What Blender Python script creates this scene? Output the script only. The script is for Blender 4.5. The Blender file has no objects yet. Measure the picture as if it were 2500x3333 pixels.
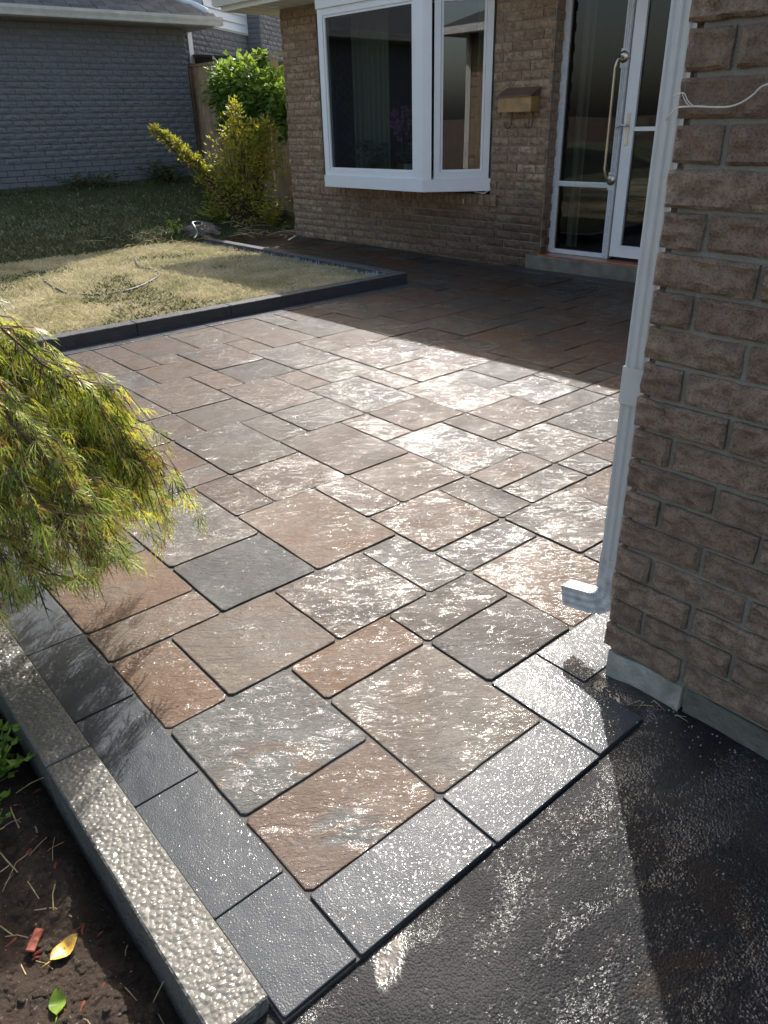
import bpy, math, random
from mathutils import Vector, Matrix, noise
R = math.radians
S = 0.175                       # one paving module in metres; all layout below is in modules
scene = bpy.context.scene
COL = scene.collection
random.seed(7)

# ------------------------------------------------------------------ camera
F_PX = 2450.927; YAW = R(49.95874); PITCH = R(27.53214); ROLL = R(-1.56039)
CAM = (-2.712, -5.041, 7.4405)
fw = Vector((math.cos(PITCH)*math.cos(YAW), math.cos(PITCH)*math.sin(YAW), -math.sin(PITCH)))
rt = fw.cross(Vector((0, 0, 1))).normalized(); up = rt.cross(fw)
rt2 = rt*math.cos(ROLL) + up*math.sin(ROLL); up2 = -rt*math.sin(ROLL) + up*math.cos(ROLL)
cd = bpy.data.cameras.new('camera'); cam = bpy.data.objects.new('camera', cd); COL.objects.link(cam)
M = Matrix((rt2, up2, -fw)).transposed().to_4x4(); M.translation = Vector(CAM)*S
cam.matrix_world = M
cd.sensor_fit = 'HORIZONTAL'; cd.sensor_width = 36; cd.lens = F_PX/2500*36
cd.clip_start = .02; cd.clip_end = 500
scene.camera = cam

# ------------------------------------------------------------------ light
SUN_AZ = R(43); SUN_EL = R(43)
w = bpy.data.worlds.new('World'); scene.world = w; w.use_nodes = True
wn = w.node_tree; bg = wn.nodes['Background']
sky = wn.nodes.new('ShaderNodeTexSky'); sky.sky_type = 'NISHITA'; sky.sun_disc = False
sky.sun_elevation = SUN_EL; sky.sun_rotation = math.pi/2 - SUN_AZ
sky.air_density = 1.0; sky.dust_density = 4.0; sky.ozone_density = 1.0
wm = wn.nodes.new('ShaderNodeMixRGB'); wm.blend_type = 'MULTIPLY'; wm.inputs[0].default_value = 1; wm.inputs[2].default_value = (1.0, .955, .87, 1)
wn.links.new(sky.outputs[0], wm.inputs[1]); wn.links.new(wm.outputs[0], bg.inputs[0]); bg.inputs[1].default_value = .15
sl = bpy.data.lights.new('sun', 'SUN'); so = bpy.data.objects.new('sun', sl); COL.objects.link(so)
sl.energy = 3.3; sl.angle = R(.53); sl.color = (1, .97, .93)
sdir = Vector((math.cos(SUN_EL)*math.cos(SUN_AZ), math.cos(SUN_EL)*math.sin(SUN_AZ), math.sin(SUN_EL)))
so.rotation_euler = sdir.to_track_quat('Z', 'Y').to_euler(); so.location = sdir*30
vs = scene.view_settings; vs.view_transform = 'Standard'; vs.look = 'None'; vs.exposure = 1.12; vs.gamma = 1
vs.use_curve_mapping = False
scene.render.engine = 'CYCLES'
scene.cycles.max_bounces = 8; scene.cycles.transparent_max_bounces = 12
scene.cycles.sample_clamp_indirect = 6

# ------------------------------------------------------------------ helpers
class MB:
    """collects faces in module units, links them as one mesh object"""
    def __init__(s): s.v = []; s.f = []; s.m = []
    def add(s, vs, fs, mi=0):
        k = len(s.v); s.v += [tuple(x) for x in vs]
        s.f += [tuple(i+k for i in f) for f in fs]; s.m += [mi]*len(fs); return s
    def box(s, x0, x1, y0, y1, z0, z1, mi=0, T=None):
        vs = [(x, y, z) for z in (z0, z1) for y in (y0, y1) for x in (x0, x1)]
        if T: vs = [T @ Vector(v) for v in vs]
        return s.add(vs, [(0,2,3,1), (4,5,7,6), (0,1,5,4), (2,6,7,3), (0,4,6,2), (1,3,7,5)], mi)
    def bbox(s, x0, x1, y0, y1, z0, z1, c=.03, mi=0):
        """box with chamfered edges"""
        vs = []; fs = []
        def P(*p): vs.append(p); return len(vs)-1
        X = (x0, x1); Y = (y0, y1); Z = (z0, z1); idx = {}
        for i in (0, 1):
            for j in (0, 1):
                for k in (0, 1):
                    sx, sy, sz = (1-2*i), (1-2*j), (1-2*k)
                    idx[i,j,k,'x'] = P(X[i], Y[j]+sy*c, Z[k]+sz*c)
                    idx[i,j,k,'y'] = P(X[i]+sx*c, Y[j], Z[k]+sz*c)
                    idx[i,j,k,'z'] = P(X[i]+sx*c, Y[j]+sy*c, Z[k])
                    fs.append((idx[i,j,k,'x'], idx[i,j,k,'y'], idx[i,j,k,'z']))
        for i in (0, 1):
            fs.append([idx[i,j,k,'x'] for j, k in ((0,0),(1,0),(1,1),(0,1))])
            fs.append([idx[j,i,k,'y'] for j, k in ((0,0),(1,0),(1,1),(0,1))])
            fs.append([idx[j,k,i,'z'] for j, k in ((0,0),(1,0),(1,1),(0,1))])
            for j in (0, 1):
                fs.append((idx[i,j,0,'x'], idx[i,j,1,'x'], idx[i,j,1,'y'], idx[i,j,0,'y']))
                fs.append((idx[i,0,j,'x'], idx[i,1,j,'x'], idx[i,1,j,'z'], idx[i,0,j,'z']))
                fs.append((idx[0,i,j,'y'], idx[1,i,j,'y'], idx[1,i,j,'z'], idx[0,i,j,'z']))
        return s.add(vs, [tuple(f) for f in fs], mi)
    def tube(s, pts, r, n=8, mi=0, cap=True, flat=1.0):
        pts = [Vector(p) for p in pts]; rr = r if isinstance(r, (list, tuple)) else [r]*len(pts)
        vs = []; fs = []; prev = None
        for i, p in enumerate(pts):
            d = (pts[min(i+1, len(pts)-1)] - pts[max(i-1, 0)])
            d = d.normalized() if d.length > 1e-9 else Vector((0, 0, 1))
            if prev is None:
                a = Vector((0, 0, 1)) if abs(d.z) < .9 else Vector((1, 0, 0))
                e1 = d.cross(a).normalized()
            else:
                e1 = (prev - d*prev.dot(d)); e1 = e1.normalized() if e1.length > 1e-6 else d.orthogonal().normalized()
            prev = e1; e2 = d.cross(e1)
            for k in range(n):
                t = 2*math.pi*k/n
                vs.append(p + e1*math.cos(t)*rr[i] + e2*math.sin(t)*rr[i]*flat)
        for i in range(len(pts)-1):
            for k in range(n):
                fs.append((i*n+k, i*n+(k+1) % n, (i+1)*n+(k+1) % n, (i+1)*n+k))
        if cap: fs += [tuple(range(n-1, -1, -1)), tuple(range((len(pts)-1)*n, len(pts)*n))]
        return s.add(vs, fs, mi)
    def prism(s, poly, z0, z1, mi=0):
        n = len(poly)
        vs = [(x, y, z0) for x, y in poly] + [(x, y, z1) for x, y in poly]
        return s.add(vs, [tuple(range(n-1, -1, -1)), tuple(range(n, 2*n))] + [(i, (i+1) % n, n+(i+1) % n, n+i) for i in range(n)], mi)
    def lathe(s, prof, c=(0, 0, 0), n=12, mi=0):
        vs = []; fs = []
        for r, z in prof:
            for k in range(n):
                t = 2*math.pi*k/n; vs.append((c[0]+r*math.cos(t), c[1]+r*math.sin(t), c[2]+z))
        for i in range(len(prof)-1):
            for k in range(n): fs.append((i*n+k, i*n+(k+1) % n, (i+1)*n+(k+1) % n, (i+1)*n+k))
        return s.add(vs, fs, mi)
    def mesh(s, name, mats, smooth=False, origin=(0, 0, 0)):
        me = bpy.data.meshes.new(name); o = Vector(origin)
        me.from_pydata([(Vector(v)-o)*S for v in s.v], [], s.f)
        for m in (mats if isinstance(mats, (list, tuple)) else [mats]): me.materials.append(m)
        if any(s.m): me.polygons.foreach_set('material_index', s.m)
        if smooth: me.polygons.foreach_set('use_smooth', [True]*len(me.polygons))
        me.update(); return me
    def build(s, name, mats, parent=None, smooth=False, origin=(0, 0, 0)):
        ob = bpy.data.objects.new(name, s.mesh(name, mats, smooth, origin)); COL.objects.link(ob)
        ob.location = Vector(origin)*S
        if parent: ob.parent = parent
        return ob
def tag(o, label=None, cat=None, group=None, kind=None):
    if label: o['label'] = label
    if cat: o['category'] = cat
    if group: o['group'] = group
    if kind: o['kind'] = kind
    return o
def empty(name, loc=(0, 0, 0), rz=0, parent=None):
    o = bpy.data.objects.new(name, None); COL.objects.link(o); o.location = Vector(loc)*S
    o.rotation_euler.z = rz; o.empty_display_size = .05
    if parent: o.parent = parent
    return o
def put(name, me, parent, loc, rot=(0, 0, 0), scale=(1, 1, 1)):
    o = bpy.data.objects.new(name, me); COL.objects.link(o); o.parent = parent
    o.location = Vector(loc)*S; o.rotation_euler = rot; o.scale = scale; return o

# ------------------------------------------------------------------ materials
class NT:
    def __init__(s, name):
        s.mat = bpy.data.materials.new(name); s.mat.use_nodes = True; s.t = s.mat.node_tree
        s.b = s.t.nodes['Principled BSDF']; s.out = s.t.nodes['Material Output']
    def n(s, typ, **kw):
        nd = s.t.nodes.new('ShaderNode'+typ)
        for k, v in kw.items():
            if k in nd.inputs.keys() or isinstance(k, int): s.set(nd.inputs[k], v)
            elif hasattr(nd, k): setattr(nd, k, v)
            else: s.set(nd.inputs[k.replace('_', ' ')], v)
        return nd
    def set(s, sock, v):
        if isinstance(v, bpy.types.NodeSocket): s.t.links.new(v, sock)
        elif isinstance(v, bpy.types.Node): s.t.links.new(v.outputs[0], sock)
        else: sock.default_value = v
    def streak(s, ang, k):           # coordinates stretched along one heading, shifted per piece
        mp = s.n('Mapping', vector_type='TEXTURE'); s.set(mp.inputs[0], s.n('NewGeometry').outputs['Position'])
        mp.inputs['Rotation'].default_value = (0, 0, ang); mp.inputs['Scale'].default_value = (1, 1/k, 1)
        mul = s.math('MULTIPLY', s.rand(), 37.0)
        ad = s.n('VectorMath', operation='ADD'); s.set(ad.inputs[0], mp.outputs[0]); s.set(ad.inputs[1], mul); return ad.outputs[0]
    def pos(s, scale=(1, 1, 1), rot=0, rnd=True, obj=False):
        g = s.n('NewGeometry').outputs['Position'] if not obj else s.n('TexCoord').outputs['Object']
        mp = s.n('Mapping'); s.set(mp.inputs[0], g); mp.inputs['Scale'].default_value = scale
        mp.inputs['Rotation'].default_value = (0, 0, rot)
        if not rnd: return mp.outputs[0]
        oi = s.n('ObjectInfo'); mul = s.n('Math', operation='MULTIPLY'); s.set(mul.inputs[0], oi.outputs['Random']); mul.inputs[1].default_value = 37.0
        ad = s.n('VectorMath', operation='ADD'); s.set(ad.inputs[0], mp.outputs[0]); s.set(ad.inputs[1], mul); return ad.outputs[0]
    def noise(s, vec, scale, detail=4, rough=.55, dist=0):
        return s.n('TexNoise', Vector=vec, Scale=scale, Detail=detail, Roughness=rough, Distortion=dist).outputs['Fac']
    def ramp(s, fac, stops, interp='LINEAR'):
        r = s.n('ValToRGB'); s.set(r.inputs[0], fac); cr = r.color_ramp; cr.interpolation = interp
        while len(cr.elements) > 1: cr.elements.remove(cr.elements[-1])
        for i, (p, c) in enumerate(stops):
            e = cr.elements[0] if i == 0 else cr.elements.new(p)
            e.position = p; e.color = (c, c, c, 1) if isinstance(c, (int, float)) else (*c, 1)
        return r.outputs[0]
    def mix(s, fac, a, b, typ='MIX'):
        m = s.n('MixRGB', blend_type=typ); s.set(m.inputs[0], fac)
        for k, c in ((1, a), (2, b)): s.set(m.inputs[k], (*c, 1) if isinstance(c, tuple) and len(c) == 3 else c)
        return m.outputs[0]
    def math(s, op, a, b=0.0):
        m = s.n('Math', operation=op); s.set(m.inputs[0], a); s.set(m.inputs[1], b); return m.outputs[0]
    def rand(s): return s.n('ObjectInfo').outputs['Random']
    def rand2(s, k):                 # another random number per object
        return s.math('FRACT', s.math('MULTIPLY', s.rand(), k))
    def bump(s, h, dist, strength=1, normal=None):
        b = s.n('Bump'); s.set(b.inputs['Height'], h); b.inputs['Distance'].default_value = dist
        b.inputs['Strength'].default_value = strength
        if normal is not None: s.set(b.inputs['Normal'], normal)
        return b.outputs[0]
    def fin(s, color=None, rough=.6, normal=None, coat=0, coat_rough=.05, coat_normal=None, metal=0, spec=.5, sss=None):
        b = s.b
        if color is not None: s.set(b.inputs['Base Color'], (*color, 1) if isinstance(color, tuple) else color)
        s.set(b.inputs['Roughness'], rough); b.inputs['Metallic'].default_value = metal
        b.inputs['Specular IOR Level'].default_value = spec
        if normal is not None: s.set(b.inputs['Normal'], normal)
        if coat is not 0:
            s.set(b.inputs['Coat Weight'], coat); s.set(b.inputs['Coat Roughness'], coat_rough); b.inputs['Coat IOR'].default_value = 1.7
            if coat_normal is not None: s.set(b.inputs['Coat Normal'], coat_normal)
        return s.mat
def simple(name, color, rough=.6, metal=0, var=.12, scale=8, bump=0.0, bscale=60, coat=0):
    m = NT(name); v = m.pos(rnd=False); n = m.noise(v, scale, 5)
    c = m.mix(m.ramp(n, [(.3, 0.0), (.7, 1.0)]), tuple(x*(1-var) for x in color), tuple(min(1, x*(1+var)) for x in color))
    nm = m.bump(m.noise(v, bscale, 4), bump) if bump else None
    return m.fin(c, rough, nm, metal=metal, coat=coat)

def paver_mat():
    m = NT('wet_slate_paver'); v = m.pos(); r = m.rand()
    r2 = m.rand2(13.7); r3 = m.rand2(91.3)
    big = m.noise(v, 2.6, 5, .6, .6); mid = m.noise(v, 9, 6, .65, .4); fine = m.noise(v, 90, 3)
    grey = m.mix(mid, (.055, .058, .058), (.125, .124, .117))
    brown = m.mix(mid, (.085, .056, .038), (.165, .120, .086))
    amt = m.math('ADD', m.math('MULTIPLY', r2, .9), m.math('MULTIPLY', big, 1.5))
    c = m.mix(m.ramp(m.math('MULTIPLY', amt, .5), [(.46, 0.0), (.78, .9)]), grey, brown)
    char = m.ramp(m.math('MULTIPLY', m.math('ADD', m.math('MULTIPLY', r3, .8), big), .5), [(.52, 0.0), (.63, .75)])
    c = m.mix(char, c, (.034, .038, .042))
    rust = m.ramp(m.math('ADD', m.math('MULTIPLY', m.rand2(53.1), .7), m.math('MULTIPLY', m.noise(m.pos((1, 1.7, 1), .5), 3.4, 5, .6, 1.0), 1.0)), [(.93, 0.0), (1.0, .5)])
    c = m.mix(rust, c, (.130, .068, .038))
    c = m.mix(m.ramp(fine, [(.35, .82), (.75, 1.0)]), (0, 0, 0), c)
    # soaked towards the house and the downspout, drying near the bed: water darkens the stone
    xyz = m.n('SeparateXYZ'); m.set(xyz.inputs[0], m.n('NewGeometry').outputs['Position'])
    soak = m.math('ADD', m.math('MULTIPLY', xyz.outputs['X'], .95), m.math('MULTIPLY', m.math('SUBTRACT', m.noise(m.pos(rnd=False), 1.5, 3), .5), 1.4))
    soak = m.math('ADD', soak, m.math('MULTIPLY', m.math('SUBTRACT', m.rand2(41.7), .5), .5))
    soak = m.ramp(soak, [(.35, 0.0), (.95, 1.0)])
    c = m.mix(soak, c, m.mix(1.0, c, (.56, .50, .45), 'MULTIPLY'))
    # relief: split slate ripples running one way, then grain
    va = m.streak(R(-38), 2.5)
    rip = m.noise(va, 13, 6, .62, 1.2)
    swell = m.noise(v, 5, 3, .5, .5)
    flatness = m.ramp(m.noise(v, 4.5, 2), [(.35, .6), (.62, 1.0)])
    grain = m.noise(v, 260, 2, .7)
    bead = m.noise(v, 150, 2, .6)
    nb = m.bump(m.math('MULTIPLY', rip, flatness), .0060, 1.0, m.bump(swell, .012, .6))
    rip2 = m.noise(va, 38, 5, .62, 1.8); nb = m.bump(m.math('MULTIPLY', rip2, flatness), .0026, 1.0, nb)
    n1 = m.bump(grain, .0008, 1, nb)
    n2 = m.bump(bead, .0016, 1, nb)
    wet = m.ramp(m.noise(v, 7, 4, .6), [(.38, .42), (.62, .60)])
    crough = m.ramp(m.noise(v, 11, 4, .6, .8), [(.36, .09), (.60, .17)])
    # water stands in beads and thin streaks on the ridges
    drops = m.math('ADD', m.math('MULTIPLY', m.noise(va, 80, 4, .75, .4), .62), m.math('MULTIPLY', m.noise(va, 17, 4, .65, 1.2), .63))
    drops = m.math('ADD', drops, m.math('MULTIPLY', m.math('SUBTRACT', m.rand2(29.9), .5), .09))
    drops = m.math('ADD', drops, m.math('MULTIPLY', m.math('SUBTRACT', m.noise(v, 5.5, 3, .5, .8), .5), .22))
    drops = m.math('ADD', drops, m.math('MULTIPLY', m.math('SUBTRACT', soak, .6), .035))
    film = m.ramp(drops, [(.668, .02), (.715, .85)])
    return m.fin(c, wet, n1, coat=film, coat_rough=crough, coat_normal=n2, spec=.2)
def charcoal_mat():
    m = NT('wet_charcoal_paver'); v = m.pos()
    mid = m.noise(v, 7, 5, .6); c = m.mix(mid, (.030, .036, .044), (.058, .066, .076))
    scuff = m.ramp(m.noise(m.pos((1, 4, 1), .6), 6, 6, .7, 1), [(.62, 0.0), (.72, .35)])
    c = m.mix(scuff, c, (.2, .2, .2))
    grain = m.noise(v, 300, 2, .7); bead = m.noise(v, 150, 1, .5)
    nb = m.bump(m.noise(v, 6, 3), .006)
    xyz = m.n('SeparateXYZ'); m.set(xyz.inputs[0], m.n('NewGeometry').outputs['Position'])
    lean = m.math('MULTIPLY', m.math('MINIMUM', m.math('SUBTRACT', xyz.outputs['X'], .5), .3), .11)
    film = m.ramp(m.math('ADD', m.math('ADD', m.noise(v, 125, 3, .7), lean), m.math('MULTIPLY', m.math('SUBTRACT', m.noise(v, 3.5, 3), .5), .25)), [(.56, .03), (.62, 1.0)])
    return m.fin(c, m.ramp(mid, [(.35, .34), (.6, .48)]), m.bump(grain, .0009, 1, nb), coat=film, coat_rough=m.ramp(m.noise(v, 9, 3), [(.38, .08), (.62, .15)]),
                 coat_normal=m.bump(bead, .0022, 1, nb), spec=.2)
def curb_mat(name, c0, c1, k=1.0, drip=False):
    m = NT(name); v = m.pos(rnd=False)
    mid = m.noise(v, 14, 5, .6); c = m.mix(mid, c0, c1)
    peb = m.n('TexVoronoi', Vector=v, Scale=100.0, feature='SMOOTH_F1'); peb.inputs['Smoothness'].default_value = .5
    h = m.math('ADD', m.math('MULTIPLY', peb.outputs['Distance'], -1.0), m.noise(v, 34, 4))
    if drip:
        vd = m.pos((1, 1, .13), rnd=False); d = m.noise(vd, 46, 4, .7)
        z = m.n('SeparateXYZ'); m.set(z.inputs[0], m.n('NewGeometry').outputs['Position'])
        zz = m.n('MapRange'); m.set(zz.inputs[0], z.outputs['Z']); zz.inputs[1].default_value = -.04; zz.inputs[2].default_value = .085
        wetm = m.ramp(m.math('ADD', d, m.math('MULTIPLY', zz.outputs[0], .52)), [(.86, 0.0), (.90, 1.0)])
        c = m.mix(wetm, (.30, .33, .37), (.055, .06, .068))
    film = m.ramp(m.noise(v, 105, 3, .7), [(.50, .05), (.60, 1.0)])
    return m.fin(c, m.ramp(mid, [(.35, .45), (.65, .6)]), m.bump(h, .0032*k, 1), spec=.2, coat=film, coat_rough=.2, coat_normal=m.bump(h, .0036*k, 1))
def asphalt_mat():
    m = NT('wet_asphalt'); v = m.pos(rnd=False)
    pud = m.ramp(m.noise(v, 3.1, 4, .55, .5), [(.60, 0.0), (.66, 1.0)])
    c = m.mix(m.noise(v, 60, 4), (.007, .0075, .009), (.026, .026, .028))
    c = m.mix(m.ramp(m.noise(v, 4.2, 4, .6, .6), [(.56, 0.0), (.7, .8)]), c, (.035, .024, .017))
    c = m.mix(m.ramp(m.noise(v, 1.7, 3), [(.5, 0.0), (.62, .6)]), c, (.05, .05, .048))
    st = m.n('TexVoronoi', Vector=v, Scale=205.0).outputs['Distance']
    h = m.math('ADD', m.math('MULTIPLY', st, -1.1), m.math('MULTIPLY', m.noise(v, 110, 4, .7), 1.5))
    flat = m.math('SUBTRACT', 1.0, m.math('MULTIPLY', pud, .93))
    nb = m.bump(m.noise(v, 5, 5, .6), .012)
    n = m.bump(m.math('MULTIPLY', h, flat), .0020, 1, nb)
    big = m.noise(m.streak(R(0), 2.2), 3.2, 5, .6, 1.0)
    film = m.math('MAXIMUM', m.ramp(m.math('ADD', m.noise(v, 125, 4, .75), m.math('MULTIPLY', m.math('SUBTRACT', big, .5), .9)), [(.52, .0), (.61, 1.0)]), pud)
    return m.fin(c, .6, n, spec=.15, coat=film, coat_rough=m.mix(pud, (.2,)*3, (.05,)*3), coat_normal=n)
def brick_mat(name, a, b, dark, rough_k=1.0, scale=1.0, wetz=False):
    m = NT(name); v = m.pos(); r = m.rand(); r2 = m.rand2(17.3)
    mid = m.noise(v, 22*scale, 5, .65); fine = m.noise(v, 150*scale, 3, .7)
    c = m.mix(r, a, b); c = m.mix(m.ramp(mid, [(.42, 0.0), (.62, .75)]), c, dark)
    c = m.mix(m.ramp(fine, [(.33, .45), (.52, 1.0)]), (0.03, .022, .018), c)
    c = m.mix(m.ramp(m.noise(v, 300*scale, 1), [(.66, 0.0), (.74, .5)]), c, (.5, .44, .38))
    c = m.mix(m.math('MULTIPLY', r2, .35), c, dark)
    if wetz:        # damp splashed onto the lowest courses by the hose
        z = m.n('SeparateXYZ'); m.set(z.inputs[0], m.n('NewGeometry').outputs['Position'])
        y = z.outputs['Y']
        amt = m.math('SUBTRACT', m.math('ADD', .42, m.math('MULTIPLY', m.noise(m.pos(rnd=False), 2.5, 4), .75)), z.outputs['Z'])
        amt = m.math('MULTIPLY', amt, 2.2)
        amt = m.math('MINIMUM', m.math('MAXIMUM', amt, 0.0), 1.0)
        amt = m.math('MULTIPLY', amt, m.ramp(m.math('MULTIPLY', y, .1), [(.42, 1.0), (.72, .1)]))
        c = m.mix(m.math('MULTIPLY', amt, .72), c, (.045, .024, .016))
    h = m.math('ADD', m.math('MULTIPLY', m.noise(v, 60*scale, 6, .72), 1.0), m.math('MULTIPLY', fine, .4))
    return m.fin(c, .85, m.bump(h, .012*rough_k, 1))
M_pav = paver_mat(); M_char = charcoal_mat()
M_curb = curb_mat('pebbled_curb', (.10, .098, .088), (.21, .20, .175), 1.25)
M_curbd = curb_mat('charcoal_curb', (.035, .038, .043), (.07, .075, .08), .5)
M_curbl = curb_mat('drip_stained_curb', (.035, .038, .043), (.07, .075, .08), .5, True)
M_asph = asphalt_mat()
M_nb = brick_mat('rough_split_brick', (.44, .295, .205), (.56, .40, .28), (.26, .175, .125), 1.5, 1.3)
M_hb = brick_mat('house_brick', (.42, .27, .175), (.62, .46, .30), (.23, .145, .09), 1.1, 1.0, True)
M_gb = brick_mat('grey_painted_brick', (.185, .194, .212), (.215, .222, .24), (.155, .163, .18), .35, 1.0)
M_mort = simple('mortar', (.25, .225, .19), .9, bump=.004, bscale=120)
M_mortn = simple('near_mortar', (.27, .25, .205), .9, bump=.005, bscale=140)
M_mortg = simple('painted_mortar', (.14, .148, .165), .85, bump=.003)
M_conc = simple('concrete', (.36, .35, .30), .85, var=.3, scale=14, bump=.005, bscale=90)
M_concw = simple('damp_step_concrete', (.15, .14, .11), .5, var=.35, scale=9, bump=.004, bscale=70, coat=.4)
M_white = simple('white_vinyl', (.78, .80, .82), .35, var=.02)
M_whited = simple('weathered_white_paint', (.62, .64, .66), .5, var=.12, scale=40)
M_gutter = simple('white_aluminium', (.74, .74, .72), .4, var=.03)
M_down = simple('downspout_paint', (.60, .60, .575), .38, var=.05, scale=20)
M_soff = simple('soffit', (.66, .65, .60), .6, var=.03)
M_brass = simple('satin_nickel', (.55, .50, .42), .28, metal=1, var=.15)
M_steel = simple('brushed_steel', (.62, .61, .59), .3, metal=1, var=.1)
M_mail = simple('bronze_mailbox_front', (.36, .22, .09), .42, var=.2, scale=12)
M_maild = simple('bronze_mailbox_lid', (.13, .085, .055), .45, var=.2)
M_sand = simple('wet_joint_sand', (.055, .053, .05), .7, var=.4, scale=40, bump=.002, bscale=300)
M_tile = simple('terracotta_threshold', (.34, .12, .06), .35, var=.35, scale=12, coat=.5)
M_fence = simple('cedar_board', (.46, .33, .21), .8, var=.35, scale=5, bump=.003, bscale=40)
M_fenced = simple('red_brown_board', (.20, .07, .04), .8, var=.3)
M_pink = simple('pink_petal', (.62, .22, .48), .6)
M_pot = simple('terracotta_pot', (.38, .15, .09), .7)
M_string = simple('jute_string', (.68, .64, .58), .9)
M_hose = simple('grey_hose', (.07, .06, .055), .5)
M_hoseg = simple('green_hose', (.07, .10, .075), .4)
M_stone = simple('boulder_stone', (.13, .12, .10), .9, var=.4, scale=10, bump=.02, bscale=16)
M_bark = simple('bark', (.10, .065, .045), .9, var=.3, bump=.004)
M_peb = simple('pale_pebble', (.28, .26, .23), .8, var=.2)
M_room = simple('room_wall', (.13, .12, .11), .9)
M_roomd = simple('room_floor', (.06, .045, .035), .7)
M_side = simple('white_siding', (.62, .66, .72), .5, var=.02)
M_shed = simple('dark_shed_roof', (.06, .065, .075), .7)
M_lamp = simple('interior_shade', (.55, .42, .22), .8)
M_car = simple('dark_car_paint', (.02, .022, .03), .12, var=.02)

def curtain_mat():
    m = NT('sheer_curtain'); v = m.pos((1, 1, .02), rnd=False)
    return m.fin(m.mix(m.noise(v, 30, 3), (.30, .31, .25), (.52, .52, .42)), .9)
M_curt = curtain_mat()
def glass_mat(name, tint=(.8, .85, .85), refl=.0):
    m = NT(name); t = m.t; t.nodes.remove(m.b)
    tr = m.n('BsdfTransparent'); tr.inputs[0].default_value = (*tint, 1)
    gl = m.n('BsdfGlossy'); gl.inputs['Roughness'].default_value = .0; gl.inputs['Color'].default_value = (.95, .97, 1, 1)
    v = m.pos(rnd=False); nb = m.bump(m.noise(v, 1.2, 1), .0009); m.set(gl.inputs['Normal'], nb)
    fr = m.n('Fresnel'); fr.inputs['IOR'].default_value = 1.6
    fac = m.math('ADD', m.math('MULTIPLY', fr.outputs[0], .9), refl)
    mx = m.n('MixShader'); m.set(mx.inputs[0], fac); m.set(mx.inputs[1], tr); m.set(mx.inputs[2], gl)
    m.set(m.out.inputs[0], mx); return m.mat
M_glass = glass_mat('window_glass', (.42, .47, .46), .05)
M_glassd = glass_mat('door_glass', (.40, .42, .42), .0)
def shingle_mat():
    m = NT('asphalt_shingle'); v = m.pos()
    c = m.mix(m.rand(), (.075, .078, .082), (.15, .15, .148)); c = m.mix(m.math('MULTIPLY', m.noise(v, 200, 2), .5), c, (.03, .03, .03))
    return m.fin(c, .75, m.bump(m.noise(v, 180, 3), .003))
M_shin = shingle_mat()
def soil_mat():
    m = NT('garden_soil'); v = m.pos(rnd=False)
    c = m.mix(m.noise(v, 30, 6, .7), (.022, .014, .009), (.15, .095, .06))
    c = m.mix(m.ramp(m.noise(v, 120, 3), [(.66, 0.0), (.70, .8)]), c, (.34, .30, .25))
    h = m.noise(v, 45, 8, .8)
    return m.fin(c, .85, m.bump(h, .035, 1))
M_soil = soil_mat()
def lawn_mat():
    m = NT('lawn_soil'); v = m.pos(rnd=False)
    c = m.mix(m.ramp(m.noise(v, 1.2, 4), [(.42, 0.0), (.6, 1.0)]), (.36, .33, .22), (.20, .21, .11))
    return m.fin(c, .95, m.bump(m.noise(v, 60, 5), .01))
M_lawn = lawn_mat()
M_lawns = simple('shade_darkened_lawn_soil', (.10, .11, .05), .95, var=.35, scale=3)  # lawn base darkened: shade of the houses is put into this colour
def leaf_mat(name, stops, trans=.45, rough=.45, sc=4.0, tint=(1.0, .95, .45)):
    """leaf colour varies leaf by leaf through world noise; light passes through"""
    m = NT(name); v = m.pos(rnd=False); f = m.noise(v, sc, 3, .8)
    fine = m.noise(v, 45, 1); f2 = m.math('ADD', m.math('MULTIPLY', f, .6), m.math('MULTIPLY', fine, .4))
    c = m.ramp(f2, stops); m.fin(c, rough, spec=.4)
    tr = m.n('BsdfTranslucent'); m.set(tr.inputs[0], m.mix(1.0, c, tint, 'MULTIPLY'))
    mx = m.n('MixShader'); mx.inputs[0].default_value = trans
    m.set(mx.inputs[1], m.b); m.set(mx.inputs[2], tr); m.set(m.out.inputs[0], mx); return m.mat
M_maple = leaf_mat('maple_leaf', [(.30, (.16, .26, .05)), (.40, (.34, .46, .09)), (.48, (.54, .62, .13)), (.55, (.62, .62, .18)), (.595, (.46, .17, .08)), (.64, (.32, .36, .10))], .5, .35, 9.0)
M_mapled = leaf_mat('maple_inner_leaf', [(.30, (.04, .08, .015)), (.6, (.12, .18, .03))], .4)
M_vine = leaf_mat('vine_leaf', [(.35, (.08, .16, .035)), (.5, (.19, .31, .07)), (.65, (.32, .44, .12))], .5)
M_bush = leaf_mat('bush_leaf', [(.30, (.14, .19, .03)), (.45, (.34, .37, .07)), (.58, (.52, .48, .11)), (.68, (.44, .26, .09))], .55)
M_weed = leaf_mat('weed_leaf', [(.35, (.10, .20, .03)), (.6, (.32, .48, .07))], .5)
M_grass = leaf_mat('grass_blade', [(.32, (.20, .22, .10)), (.42, (.40, .38, .23)), (.54, (.58, .53, .38)), (.68, (.72, .67, .52))], .3, .6, 2.2, (1, .95, .8))
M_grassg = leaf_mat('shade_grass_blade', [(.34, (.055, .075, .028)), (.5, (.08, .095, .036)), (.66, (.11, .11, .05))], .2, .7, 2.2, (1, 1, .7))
M_straw = simple('dry_straw', (.45, .34, .18), .8, var=.3, scale=40)
M_mulch = simple('red_mulch', (.26, .06, .03), .7, var=.4, scale=60)
M_yleaf = simple('yellow_leaf', (.55, .32, .05), .4, var=.4, scale=60)

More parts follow.
